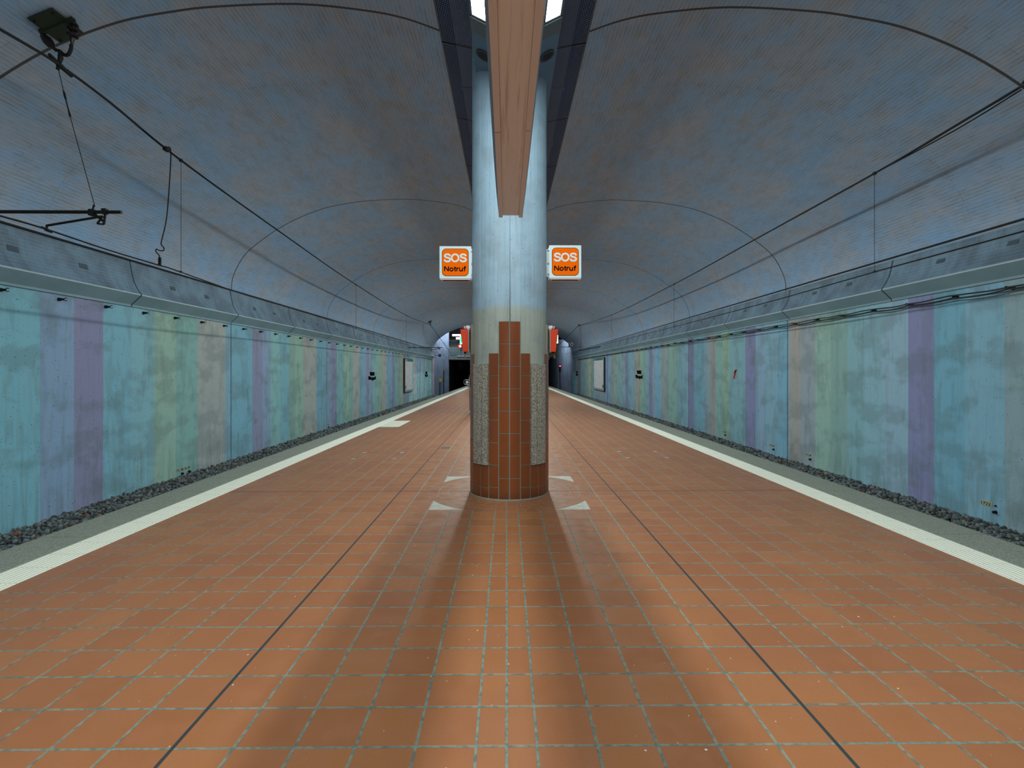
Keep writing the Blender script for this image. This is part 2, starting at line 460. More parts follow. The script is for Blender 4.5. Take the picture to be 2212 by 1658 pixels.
for side in (-1, 1):
    pts = [(CXV-side*p.x, p.y) for p in SP] if side > 0 else [(CXV+p.x, p.y) for p in SP]
    L = [0.0]
    for a, b in zip(pts, pts[1:]): L.append(L[-1]+math.dist(a, b))
    b = B(); uvs = []
    ys = [Y_NEAR]
    for j in VJ: ys += [j-.02, j+.02]
    YF = 60.3 if side > 0 else Y_FAR
    ys = [y_ for y_ in ys if y_ < YF]
    ys.append(YF)
    for k in range(len(ys)-1):
        isj = k % 2 == 1
        b.cur = 1 if isj else 0
        off = 0
        for i in range(len(pts)-1):
            (x0,z0),(x1,z1) = pts[i], pts[i+1]
            b.quad((x0,ys[k],z0+off),(x1,ys[k],z1+off),(x1,ys[k+1],z1+off),(x0,ys[k+1],z0+off))
            uvs += [(L[i],ys[k]),(L[i+1],ys[k]),(L[i+1],ys[k+1]),(L[i],ys[k+1])]
    # outside skin gives the shell its thickness at slot and end
    b.cur = 2
    e = pts[-1]; x = e[0]
    b.quad((x,Y_NEAR,e[1]),(x,Y_NEAR,e[1]+.5),(x,YF,e[1]+.5),(x,YF,e[1])); uvs += [(0,0)]*4; b.cur = 0
    for i in range(len(pts)-1):
        (x0,z0),(x1,z1) = pts[i], pts[i+1]
        b.quad((x0,YF,z0),(x1,YF,z1),(x1,YF,z1+.35),(x0,YF,z0+.35)); uvs += [(0,0)]*4
    o = b.build('ceiling', [M_VAULT, M_VJ, M_VOID], fix=False)
    ul = o.data.uv_layers.new(name='UVMap')
    ul.data.foreach_set('uv', [c for p in uvs for c in p])
    struct(o)
XL, XR = -7.55, 7.75

# ------------------------------------------------------------------ striped walls
LEFT = [(-80,86,(98,160,176)),(86,160,(112,140,172)),(160,223,(115,112,150)),(223,284,(100,157,175)),(284,332,(108,160,172)),
 (332,380,(128,162,144)),(380,427,(108,155,148)),(427,487,(146,150,146)),(487,500,(104,150,170)),(500,545,(95,152,172)),
 (545,567,(117,118,152)),(567,584,(115,140,170)),(584,605,(115,165,165)),(605,624.5,(100,156,170)),(624.5,638,(116,152,140)),(638,655,(128,165,145)),
 (655,683.5,(150,152,145)),(683.5,705.5,(95,147,167)),(705.5,716,(115,140,168)),(716,727,(112,114,150)),(727,743.5,(103,155,158)),
 (743.5,754,(130,164,142)),(754,762,(110,152,142)),(762,777,(146,148,142)),(777,791,(98,145,168)),(791,797,(115,114,148)),(797,803,(115,135,162)),
 (803,815,(105,152,156)),(815,826,(122,152,132)),(826,835,(146,142,136)),(835,847,(98,142,168)),(847,852,(110,106,146)),(852,859,(100,147,157)),
 (859,869,(120,150,132)),(869,871.5,(160,128,115)),(871.5,884,(104,122,142)),(884,890,(100,150,168)),(890,895.6,(120,160,160)),(895.6,900.4,(150,140,150)),
 (900.4,906,(105,145,170)),(906,908,(105,105,150)),(908,913.7,(110,155,165)),(913.7,918.5,(96,140,165)),(918.5,921,(165,135,125)),(921,928,(90,145,155)),
 (928,932,(120,155,145)),(932,935,(100,105,150)),(935,937,(165,130,115)),(937,946,(105,125,145))]
RIGHT = [(1200,1220,(85,105,130)),(1220,1225,(120,118,116)),(1225,1227,(90,130,150)),(1227,1229.5,(165,130,110)),(1229.5,1235,(85,105,128)),(1235,1236.5,(165,145,130)),
 (1236.5,1246,(95,130,150)),(1246,1249,(125,134,95)),(1249,1254,(96,100,135)),(1254,1270,(112,142,146)),(1270,1277,(146,150,122)),(1277,1285,(95,130,140)),
 (1285,1308,(110,128,138)),(1308,1310,(108,155,170)),(1310,1313.5,(86,100,160)),(1313.5,1319,(115,145,165)),(1319,1321.5,(98,150,175)),(1321.5,1326,(136,130,128)),
 (1326,1336.5,(122,152,143)),(1336.5,1351,(113,150,160)),(1351,1356.5,(107,106,148)),(1356.5,1367,(100,147,168)),(1367,1373,(120,142,150)),(1373,1381,(142,136,128)),
 (1381,1390,(124,154,132)),(1390,1402,(103,147,152)),(1402,1409.5,(106,104,148)),(1409.5,1415.5,(117,140,158)),(1415.5,1429,(98,150,177)),(1429,1436.5,(136,136,128)),
 (1436.5,1444,(120,145,150)),(1444,1461,(118,154,140)),(1461,1474.5,(103,147,157)),(1474.5,1487.5,(110,152,172)),(1487.5,1499,(103,106,144)),(1499,1521,(94,147,168)),
 (1521,1534,(118,146,160)),(1534,1545,(142,132,128)),(1545,1560.5,(115,157,150)),(1560.5,1576,(128,160,138)),(1576,1610,(105,152,162)),(1610,1632,(106,107,152)),
 (1632,1652,(115,146,172)),(1652,1680,(110,152,172)),(1680,1704,(98,152,177)),(1704,1730,(148,140,134)),(1730,1761,(132,142,150)),(1761,1795,(128,162,148)),
 (1795,1830,(113,150,143)),(1830,1867,(110,157,165)),(1867,1906,(118,162,175)),(1906,1962,(126,160,178)),(1962,2018,(112,111,156)),(2018,2085,(90,152,174)),
 (2085,2170,(108,157,177)),(2170,2290,(120,146,154))]
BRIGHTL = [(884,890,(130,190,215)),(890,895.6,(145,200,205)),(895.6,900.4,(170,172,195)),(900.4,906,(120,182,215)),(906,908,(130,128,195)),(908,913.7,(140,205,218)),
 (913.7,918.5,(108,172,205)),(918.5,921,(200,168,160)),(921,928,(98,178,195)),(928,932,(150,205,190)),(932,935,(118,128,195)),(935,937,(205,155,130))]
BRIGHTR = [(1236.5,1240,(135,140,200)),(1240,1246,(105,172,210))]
LJ = [YX(285,XL)*0+v for v in ()]
def wall(name, X, table, bright, ztop, joints, y0, y1):
    segs = []
    for u0, u1, c in table:
        a, b_ = YX(u0, X), YX(u1, X); segs.append((min(a,b_), max(a,b_), c))
    segs.sort()
    cyc = [s[2] for s in segs[:9]][::-1]
    lo, k = segs[0][0], 0
    while lo > y0:                                   # the stripes go on behind the camera
        segs.insert(0, (lo-.95, lo, cyc[k % len(cyc)])); lo -= .95; k += 1
    hi = segs[-1][1]
    if hi < y1: segs.append((hi, y1, (98,112,135)))
    br = sorted([(min(YX(a,X),YX(b_,X)), max(YX(a,X),YX(b_,X)), c) for a, b_, c in bright])
    b = B(); cols = []
    gz = -1.0
    cuts = sorted(set([s[0] for s in segs]+[segs[-1][1]]+[j+o_ for j in joints for o_ in (-.013,.013)]))
    def colat(y, tbl):
        for a, c_, c in tbl:
            if a <= y < c_: return c
        return None
    for a, c_ in zip(cuts, cuts[1:]):
        m = (a+c_)/2
        isj = any(abs(m-j) < .012 for j in joints)
        base = colat(m, segs) or (98,112,135)
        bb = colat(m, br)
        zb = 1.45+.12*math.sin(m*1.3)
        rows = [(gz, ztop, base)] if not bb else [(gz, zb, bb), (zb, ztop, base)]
        for z0, z1, c in rows:
            if isj:
                b.cur = 1; xx = X+(.012 if X > 0 else -.012)
                b.quad((xx,a,z0),(xx,c_,z0),(xx,c_,z1),(xx,a,z1)); cols.append((0,0,0))
            else:
                b.cur = 0
                b.quad((X,a,z0),(X,c_,z0),(X,c_,z1),(X,a,z1)); cols.append(c)
    o = b.build(name, [M_WALL, M_JOINT], fix=False)
    at = o.data.color_attributes.new(name='paint', type='FLOAT_COLOR', domain='CORNER')
    flat = []
    for c in cols:
        l = [min(.92, q*K_WALL) for q in lin(c)]
        flat += (l+[1.0])*4
    at.data.foreach_set('color', flat)
    return struct(o)
jl = [YX(u, XL) for u in (499, 706, 803.5, 862, 902)]
jr = [YX(u, XR) for u in (1701, 1487.5, 1381, 1320, 1278)]
wall('wall_left', XL, LEFT, BRIGHTL, 2.90, jl+[jl[0]-7.45], Y_NEAR, 53.5)
wall('wall_right', XR, RIGHT, BRIGHTR, 3.02, jr+[jr[0]-7.6], Y_NEAR, 60.0)
print('joints', jl, jr)

# cornices
def cornice(n, side, dz, ytop, yend):
    X = XL if side < 0 else XR; s = -side               # s points to the platform
    prof = [(0,2.885),(.012,2.86),(.03,2.86),(.03,2.90),(.225,3.08),(.222,3.105),(.14,3.225),(.075,3.36),(.045,3.478),(.015,3.63),(-.01,3.79)]
    lo = .06 if side > 0 else 0.0
    prof = [(X+s*a, z+dz+lo*min(1, max(0, (3.79-z)/.5))) for a, z in prof]
    ys = [Y_NEAR]; js = []
    j = (10.29 if side < 0 else 10.14)-3.7*5
    while j < yend-1:
        if j > Y_NEAR+.1: ys += [j-.019, j+.019]; js.append(j)
        j += 3.7
    ys.append(yend)
    b = B()
    for k in range(len(ys)-1):
        isj = k % 2 == 1
        for i in range(len(prof)-1):
            (x0,z0),(x1,z1) = prof[i], prof[i+1]
            b.cur = 2 if isj else (1 if i <= 3 else (4 if i == 4 else 0))
            dd = -s*.006 if isj else 0
            b.quad((x0+dd,ys[k],z0),(x0+dd,ys[k+1],z0),(x1+dd,ys[k+1],z1),(x1+dd,ys[k],z1))
    # inset cover plates
    b.cur = 3
    for j in js:
        for o_ in (1.21, 2.50):
            y = j+o_
            if y+.1 > yend: continue
            (xa,za),(xb,zb) = prof[7], prof[8]
            b.quad((xa+s*.004,y-.09,za+.02),(xa+s*.004,y+.09,za+.02),(xb+s*.004,y+.09,zb-.01),(xb+s*.004,y-.09,zb-.01))
    b.cur = 0
    b.poly([(x,yend,z) for x,z in prof]+[(X+side*.05,yend,prof[-1][1])])
    o = b.build(n, [M_CORN, M_SOFF, M_CJ, M_CORND, M_LIP_HIGHLIGHT], fix=False)
    struct(o)
    # dark ledge where the vault springs
    b = B(); zz = 3.79+dz
    b.box((min(X-s*.02, X+s*.035), Y_NEAR, zz-.012), (max(X-s*.02, X+s*.035), yend-.3, zz+.012))
    return struct(b.build('trim_3' if side < 0 else 'trim_4', M_JOINT))
cornice('trim_1', -1, 0.0, 3.79, 52.0)
cornice('trim_2', 1, 0.05, 3.84, 58.0)

# ------------------------------------------------------------------ platform
SL0, SL1 = -3.91, -3.60      # left tactile strip
SR0, SR1 = 3.78, 4.10
EL, ER = -4.39, 4.60
PEND = 58.0
b = B(); b.box((SL1,Y_NEAR,-.10),(SR0,PEND,0)); struct(b.build('floor', M_FLOOR))
def edge(n, x0, x1):
    b = B(); y = ROW0+17*TILE-.9*18
    while y < PEND:
        y1 = min(y+.893, PEND); b.box((x0, y, -.20), (x1, y1, 0)); b.cur = 1
        b.box((x0+.002, y1, -.2), (x1-.002, min(y1+.007, PEND+.001), -.004)); b.cur = 0; y += .9
    return struct(b.build(n, [M_GREY, M_JOINT]))
edge('trim_5', EL, SL0); edge('trim_6', SR1, ER)
def ribs(name, x0, x1, y0, y1, n, label):
    b = B(); wd = (x1-x0)
    k = 0; y = y0
    while y < y1-1e-6:
        ye = min(y+.296, y1)
        b.cur = 0; b.box((x0, y, -.1), (x1, ye, .0))
        p = wd/n
        for i in range(n):
            xa = x0+i*p+p*.12; xb = x0+(i+1)*p-p*.30
            b.prism([(xa-.004,0),(xa,.005),(xb,.005),(xb+.004,0)], y, ye)
        b.cur = 1; b.box((x0+.001, ye, -.1), (x1-.001, min(ye+.004, y1+.001), -.003))
        y += .3
    return b.build(name, [M_STRIP, M_STRIPJ], fix=False)
o = ribs('tactile_strip', SL0, SL1, 4.086-.3*30, 50.0, 8, ''); tag(o, 'ribbed white tactile guiding strip along the left platform edge', 'tactile strip')
o = ribs('tactile_strip', SR0, SR1, 4.086-.3*30, 50.0, 8, ''); tag(o, 'ribbed white tactile guiding strip along the right platform edge', 'tactile strip')
b = B()
b.box((EL+.05, Y_NEAR, -1.2), (ER-.05, PEND, -.2)); b2 = b.build('trim_7', concrete('platform_side', (96,104,104), (70,76,76))); struct(b2)
# tactile field
b = B(); a = F(815,922); c = F(849,908.5)
y0, y1 = a.y, F(860,908.5).y; x1 = F(861,922).x
b.box((SL1+.001, y0, -.02), (x1, y1, .003)); ny = int((y1-y0)/.06); nx = int((x1-SL1)/.06)
for i in range(nx):
    for j in range(ny):
        x = SL1+.03+i*.06; y = y0+.03+j*.06
        b.prism([(x-.017,.003),(x-.010,.008),(x+.010,.008),(x+.017,.003)], y-.014, y+.014)
tag(b.build('tactile_field', M_STRIP, fix=False), 'white studded tactile paving square joining the left guiding strip', 'tactile paving')

# ------------------------------------------------------------------ track beds and ballast
b = B(); b.box((XL-.1, Y_NEAR, -1.3), (EL+.06, 80, -1.0)); b.box((ER-.06, Y_NEAR, -1.3), (XR+.1, 80, -1.0))
struct(b.build('floor', M_BED))
def ico():
    bm = bmesh.new(); bmesh.ops.create_icosphere(bm, subdivisions=1, radius=1)
    v = np.array([q.co[:] for q in bm.verts]); f = np.array([[w_.index for w_ in q.verts] for q in bm.faces]); bm.free(); return v, f
IV, IF = ico()
M_STONE = NT('basalt_ballast')
_q = M_STONE; _f = _q.n('ShaderNodeNewGeometry').outputs['Random Per Island']
_c = _q.mix(_f, lin((58,62,62)), lin((134,140,138)))
_c = _q.mix(_q.rng(_f, .985, .988), _c, lin((140,84,48)))
_q.bump(_q.noise(_q.co(), 60, 3), .4, .01); M_STONE = _q.out(_c, .85)
IV = np.sign(IV)*np.abs(IV)**.55; IV = IV/np.abs(IV).max()
def ballast(name, xa, xb, label, ymax):
    zs = []; P_ = []
    y = 5.0
    pts = []
    sp = .052
    for layer in range(2):
        y = 5.0
        while y < ymax:
            k = 1.0 if y < 16 else (1.35 if y < 28 else 2.0)
            st = sp*k
            nx = int(abs(xb-xa)/st)+1
            for i in range(nx):
                pts.append((xa+(xb-xa)*(i+rng.uniform(-.4,.4))/nx, y+rng.uniform(-.4,.4)*st, layer, k))
            y += st
    pts = np.array(pts); n = len(pts)
    s = (.024+.016*rng.random(n))*pts[:,3]
    sc = s[:,None]*(rng.uniform(.6,1.25,(n,3))); sc[:,2] *= .8
    jit = 1+rng.uniform(-.42,.42,(n,12,1))
    V = IV[None]*jit*sc[:,None,:]
    th = rng.uniform(0, 2*PI, n); ph = rng.uniform(-.7,.7,n)
    c, s_ = np.cos(th), np.sin(th)
    x = V[:,:,0]*c[:,None]-V[:,:,1]*s_[:,None]; yv = V[:,:,0]*s_[:,None]+V[:,:,1]*c[:,None]; z = V[:,:,2]
    c2, s2 = np.cos(ph), np.sin(ph)
    y2 = yv*c2[:,None]-z*s2[:,None]; z2 = yv*s2[:,None]+z*c2[:,None]
    wallx = XL if xa < 0 else XR
    rise = np.clip(1-np.abs(pts[:,0]-wallx)/.6, 0, 1)*.05
    hz = -.955+rise+np.where(pts[:,2] > 0, .02+.035*rng.random(n), 0)
    keep = np.where(pts[:,2] > 0, rng.random(n) < .6, True)
    V = np.stack([x+pts[:,0:1], y2+pts[:,1:2], z2+hz[:,None]], 2)[keep]
    if xa < 0: V[:,:,0] = np.maximum(V[:,:,0], XL+.002)
    else: V[:,:,0] = np.minimum(V[:,:,0], XR-.002)
    m = len(V); Fc = (IF[None]+np.arange(m)[:,None,None]*12).reshape(-1,3)
    me = bpy.data.meshes.new(name); me.vertices.add(m*12); me.vertices.foreach_set('co', V.reshape(-1))
    me.loops.add(len(Fc)*3); me.loops.foreach_set('vertex_index', Fc.reshape(-1).astype(np.int32))
    me.polygons.add(len(Fc)); me.polygons.foreach_set('loop_start', np.arange(0, len(Fc)*3, 3, dtype=np.int32))
    me.update(calc_edges=True); me.materials.append(M_STONE)
    o = bpy.data.objects.new(name, me); COL.objects.link(o)
    b = B(); 
    return tag(o, label, 'ballast', kind='stuff')
ballast('ballast', XL+.02, -6.75, 'dark grey ballast stones heaped along the foot of the left wall', 52)
ballast('ballast', XR-.02, 7.0, 'dark grey ballast stones heaped along the foot of the right wall', 56)
b = B(); b.box((XL, Y_NEAR, -1.0), (-6.3, 78, -.955)); b.box((6.5, Y_NEAR, -1.0), (XR, 78, -.955)); struct(b.build('floor', M_BED))

# ------------------------------------------------------------------ slot above the platform: soffit, lamps, grilles, void
def soff_z(r): return 5.33-(.49-abs(r))*.5
b = B()
sec = [(-.49,5.33),(0,5.085),(.49,5.33),(.49,5.86),(-.49,5.86)]
b.prism([(CXV+x, z) for x, z in sec], Y_NEAR, 52.5)
struct(b.build('trim_8', M_BLUEP))
b = B()
b.quad((CXV-1.2,Y_NEAR,7.2),(CXV+1.2,Y_NEAR,7.2),(CXV+1.2,Y_FAR,7.2),(CXV-1.2,Y_FAR,7.2))
for sx in (-1,1): b.quad((CXV+sx*1.1,Y_NEAR,6.2),(CXV+sx*1.1,Y_FAR,6.2),(CXV+sx*1.1,Y_FAR,7.2),(CXV+sx*1.1,Y_NEAR,7.2))
struct(b.build('ceiling', M_VOID))
# blue air ducts in the slot behind the mesh
for sx, nm in ((-1,'left'),(1,'right')):
    b = B(); b.box((CXV+sx*.70-.13, Y_NEAR, 6.25), (CXV+sx*.70+.13, 52, 6.6))
    y = -8
    while y < 52: b.box((CXV+sx*.70-.15, y, 6.23), (CXV+sx*.70+.15, y+.05, 6.62)); y += 2.05
    tag(b.build('ventilation_duct', M_BLUEP), f'long blue duct behind the wire mesh {nm} of the ceiling slot', 'duct')
lampseg = []
y = 5.36
while y > Y_NEAR+1.5: lampseg.append((max(y-2.9, Y_NEAR+.1), y)); y -= 2.94
for s0 in (8.05, 22.9, 37.8):
    for k in range(4): lampseg.append((s0+k*2.94, s0+k*2.94+2.9))
slope = math.atan2(.245, .49)
for sx in (-1, 1):
    for (ya, yb) in lampseg:
        r0, r1 = .30, .452
        nrm = Vector((sx*math.sin(slope), 0, -math.cos(slope)))
        def q(r, y_, off): p = Vector((CXV+sx*r, y_, soff_z(r))); return p+nrm*off
        c = q((r0+r1)/2, (ya+yb)/2, 0)
        t = thing('strip_lamp', ('white strip lamp glowing at the top, left of the beige beam' if sx < 0 else 'white strip lamp glowing at the top, right of the beige beam') if yb > 5 and yb < 5.5 else ('strip lamp in the left row under the ceiling spine' if sx < 0 else 'strip lamp in the right row under the ceiling spine'), 'lamp', c, 'strip lamps in the ceiling spine')
        b = B(); b.quad(q(r0,ya+.03,.014), q(r1,ya+.03,.014), q(r1,yb-.03,.014), q(r0,yb-.03,.014))
        b.build('diffuser', M_LAMP, t, fix=False)
        b = B()
        for (a0,a1,b0,b1) in ((r0-.02,r0,ya,yb),(r1,r1+.016,ya,yb),(r0,r1,ya,ya+.03),(r0,r1,yb-.03,yb)):
            pp = [q(a0,b0,0),q(a1,b0,0),q(a1,b1,0),q(a0,b1,0),q(a0,b0,.02),q(a1,b0,.02),q(a1,b1,.02),q(a0,b1,.02)]
            i = [b.vert(p) for p in pp]
            for f in ((0,3,2,1),(4,5,6,7),(0,1,5,4),(1,2,6,5),(2,3,7,6),(3,0,4,7)): b.face([i[k] for k in f])
        b.build('frame', M_FRAME, t)
# cross frame at the end of the lamps
for sx in (-1,1):
    b = B()
    for r0, r1 in ((.02,.49),):
        p = [(CXV+sx*r0, soff_z(r0)), (CXV+sx*r1, soff_z(r1)), (CXV+sx*r1, soff_z(r1)-.03), (CXV+sx*r0, soff_z(r0)-.03)]
        b.prism(p, 5.37, 5.60)
    tag(b.build('lamp_end_plate', M_FRAME), 'grey end plate closing the %s lamp row before the column' % ('left' if sx < 0 else 'right'), 'plate')
    # round downlight
    r = .40; c = Vector((CXV+sx*r, 5.98, soff_z(r)))
    nrm = Vector((sx*math.sin(slope), 0, -math.cos(slope)))
    t = thing('downlight', 'round unlit downlight in the blue soffit, %s of the beam' % ('left' if sx < 0 else 'right'), 'downlight', c)
    c = c-Vector((sx*.03,0,.015))
    b = B(); b.tube([c+nrm*.003, c+nrm*.012, c+nrm*.012, c-nrm*.0], [.098,.096,.070,.066], 28, cap=False); b.build('rim', plain('downlight_rim', (60,68,74), .5), t, True)
    b = B(); b.disc(c+nrm*.004, nrm, .068, 24); b.build('lens', plain('downlight_lens', (150,150,130), .4), t)
# wire mesh
def mesh_mat():
    q = NT('wire_mesh'); uv = q.co('UV')
    br = q.n('ShaderNodeTexBrick'); q.put(br.inputs['Vector'], uv); br.inputs['Scale'].default_value = 1.0
    br.inputs['Brick Width'].default_value = .034; br.inputs['Row Height'].default_value = .022; br.inputs['Mortar Size'].default_value = .0042
    br.inputs['Mortar Smooth'].default_value = .1
    q.out(lin((96,124,168)), .5, .0)
    tr = q.n('ShaderNodeBsdfTransparent'); mx = q.n('ShaderNodeMixShader')
    q.put(mx.inputs[0], br.outputs[1]); q.t.links.new(tr.outputs[0], mx.inputs[1]); q.t.links.new(q.b.outputs[0], mx.inputs[2])
    q.t.links.new(mx.outputs[0], q.t.nodes['Material Output'].inputs[0]); return q.m
M_MESH = mesh_mat()
for sx in (-1,1):
    nm = 'left' if sx < 0 else 'right'
    y = 2.75; first = None
    while y < 50:
        a = Vector((CXV+sx*.495, y, 5.86)); e = Vector((CXV+sx*.962, y, 5.955))
        if first is None or True:
            t = thing('mesh_panel', f'dark wire mesh panel in the row {nm} of the ceiling spine', 'mesh panel', (CXV+sx*.74, y, 5.86), f'wire mesh panels {nm} of the spine')
            if first is None:
                b = B(); o0 = Vector((0,0,0))
                d = e-a
                b.quad(a, e, e+Vector((0,2.0,0)), a+Vector((0,2.0,0)))
                m = b.build('wire_mesh', M_MESH, t, fix=False)
                ul = m.data.uv_layers.new(name='UVMap'); ln = d.length
                ul.data.foreach_set('uv', [0,0, 0,ln, 2,ln, 2,0])
                b = B()
                b.bar(a+Vector((0,.004,0)), e+Vector((0,.004,0)), .007, .007); b.bar(a+Vector((0,1.996,0)), e+Vector((0,1.996,0)), .007, .007)
                b.bar(e+Vector((0,.0,0)), e+Vector((0,2.0,0)), .014, .014)
                fr = b.build('frame', M_FRAME, t)
                first = t; base = y
            else:
                for ch in first.children:
                    c = ch.copy(); COL.objects.link(c); c.parent = t
        y += 2.03

# ------------------------------------------------------------------ suspended beige beam
bt = thing('suspended_beam', 'long beige sheet-metal beam hanging over the platform, stained underneath', 'beam', (.04, 0, 3.08))
BX, BZ, BE = .040, 3.08, 5.03
q = NT('beige_beam_underside'); xx, yy, zz = q.sep(q.co())
st = q.noise(q.map(q.co(), (55, 1.1, 1)), 1.0, 5, .7); st2 = q.noise(q.map(q.co(), (18, .5, 1), (3,0,0)), 1.0, 4, .6)
cc = q.mix(q.M('MULTIPLY', q.rng(st, .52, .70), .55), lin((232,228,226)), lin((168,138,112)))
cc = q.mix(q.M('MULTIPLY', q.rng(st2, .55, .7), .45), cc, lin((140,102,72)))
M_BEAM = q.out(cc, .55)
M_BSIDE = plain('beam_side', (150,158,166), .45, .2, vscale=6)
b = B(); b.box((BX-.078, Y_NEAR+.5, BZ+.012), (BX+.078, BE-.03, BZ+.03)); b.build('bottom_panel', M_BEAM, bt)
for sx in (-1,1):
    b = B(); cut = P(1070, 284, 1).y
    yg = (BZ-EYE)*FPX/(802-(286 if sx < 0 else 282))
    for ya, yb in ((Y_NEAR+.5, yg-.007), (yg+.007, BE)):
        b.box((min(BX+sx*.079,BX+sx*.117), ya, BZ), (max(BX+sx*.079,BX+sx*.117), yb, BZ+.02))
    b.build('edge_flange', M_BEIGE, bt)
    b = B()
    pts = [(Y_NEAR+.5, .146, .20), (4.0, .146, .20), (4.35, .143, .18), (4.7, .136, .12), (4.9, .127, .06), (BE, .118, .012)]
    for (ya,wa,ha),(yb,wb,hb) in zip(pts, pts[1:]):
        b.quad((BX+sx*.117,ya,BZ+.02),(BX+sx*.117,yb,BZ+.02),(BX+sx*wb,yb,BZ+.02+hb),(BX+sx*wa,ya,BZ+.02+ha))
        b.quad((BX+sx*wa,ya,BZ+.02+ha),(BX+sx*wb,yb,BZ+.02+hb),(BX,yb,BZ+.03+hb),(BX,ya,BZ+.03+ha))
    b.build('side_panel', M_BSIDE, bt, fix=False)
for yh in (-6, -3, .5, 3.4):
    b = B(); b.tube([(BX, yh, BZ+.2), (BX, yh, 5.12)], .008, 8); b.build('hanger_rod', M_STEEL, bt)

# ------------------------------------------------------------------ column
ct = thing('column', 'round concrete column with brown tile and granite cladding at its foot', 'column', (PX, PY, 0))
def cyl_part(name, r, z0, z1, mat, a0=0, a1=360, n=72, parent=None, thick=None):
    b = B(); full = (a1-a0) >= 360
    m = max(2, int(n*(a1-a0)/360)); ang = [math.radians(a0+(a1-a0)*k/m) for k in range(m+(0 if full else 1))]
    rings = []
    for rr, z in ([(r,z0),(r,z1)] if thick is None else [(r,z0),(r,z1),(r-thick,z1),(r-thick,z0)]):
        rings.append([b.vert((PX+rr*math.sin(a), PY-rr*math.cos(a), z)) for a in ang])
    K = len(rings); cnt = len(ang)
    for k in range(K-1 if thick is None else K):
        A, C_ = rings[k], rings[(k+1)%K]
        for j in range(cnt if full else cnt-1): b.face((A[j], A[(j+1)%cnt], C_[(j+1)%cnt], C_[j]))
    if not full and thick is not None:
        b.face([rg[0] for rg in rings]); b.face([rg[-1] for rg in rings][::-1])
    return b
q = NT('column_shaft'); x_, y_, z_ = q.sep(q.co('Object'))
dx_ = q.M('SUBTRACT', x_, 0.0); th = q.M('ARCTAN2', dx_, q.M('MULTIPLY', y_, -1.0))
cylv = q.comb(q.M('MULTIPLY', th, .486), z_, 0)
bd = q.M('FRACT', q.M('DIVIDE', q.M('ADD', q.M('MULTIPLY', th, .486), 5.0), .065))
bidx = q.M('FLOOR', q.M('DIVIDE', q.M('ADD', q.M('MULTIPLY', th, .486), 5.0), .065))
wn = q.n('ShaderNodeTexWhiteNoise', noise_dimensions='1D'); q.put(wn.inputs[1], bidx)
big = q.noise(cylv, 2.2, 5, .62); st = q.noise(q.map(cylv, (60,1.6,1)), 1.0, 4, .6)
paint = q.rng(q.M('ADD', z_, q.M('MULTIPLY', big, .25)), 2.42, 2.52)
cc = q.mix(paint, lin((172,180,166)), lin((158,190,210)))
cc = q.mix(q.rng(big, .42, .66, 0, .45), cc, lin((128,142,150)))
cc = q.mix(q.M('MULTIPLY', wn.outputs[0], .18), cc, lin((205,215,220)))
cc = q.mix(q.M('MULTIPLY', q.rng(st, .5, .7), .25), cc, lin((96,112,122)))
ln = q.M('MULTIPLY', q.rng(bd, .03, .06, 1, 0), q.rng(st, .4, .55))
cc = q.mix(q.M('MULTIPLY', ln, .5), cc, lin((90,104,112)))
crack = q.M('MULTIPLY', q.M('LESS_THAN', q.M('ABSOLUTE', q.M('ADD', q.M('SUBTRACT', th, .012), q.M('MULTIPLY', q.M('SUBTRACT', q.noise(q.map(cylv,(1,40,1)), 1.0, 3), .5), q.rng(z_, 2.0, 3.2, .045, .008)))), q.rng(z_, 2.1, 3.1, .013, .005)), q.M('LESS_THAN', z_, 3.9))
cc = q.mix(q.M('MULTIPLY', crack, .75), cc, lin((58,62,62)))
pm = q.rng(q.noise(cylv, 58.0, 1, .4), .735, .76)
cc = q.mix(pm, cc, lin((50,60,64)))
q.bump(q.M('SUBTRACT', q.M('MULTIPLY', st, .3), q.M('ADD', pm, q.M('MULTIPLY', ln, .5))), .3, .006)
M_SH = q.out(cc, .7, spec=.35)
o = cyl_part('shaft', .486, 0, 5.9, None, n=96).build('shaft', M_SH, ct, True, origin=(PX,PY,0))
qt = NT('brown_glazed_tile'); n1 = qt.noise(qt.map(qt.co(), (1,1,1)), 9, 4, .6); st = qt.noise(qt.map(qt.co(), (60,60,2)), 1, 3, .6)
cc = qt.mix(n1, lin((146,78,36)), lin((126,66,30)))
isl = qt.n('ShaderNodeNewGeometry').outputs['Random Per Island']
cc = qt.mix(qt.M('MULTIPLY', isl, .4), cc, lin((120,68,40)))
cc = qt.mix(qt.rng(st, .62, .7, 0, .25), cc, lin((90,50,30)))
zz = qt.sep(qt.co())[2]
cc = qt.mix(qt.M('MULTIPLY', qt.rng(zz, .0, .14, 1, 0), .45), cc, lin((58,38,28)))
qt.bump(st, .08, .003); M_CT = qt.out(cc, .28, spec=.55)
M_GROUT = plain('grey_grout', (128,130,116), .85)
M_GRAN = speckle('granite_cladding', [(182,180,164),(116,122,116),(212,206,186),(72,78,78),(190,168,142),(152,154,144),(224,220,206)], 135, (128,128,116), .55)
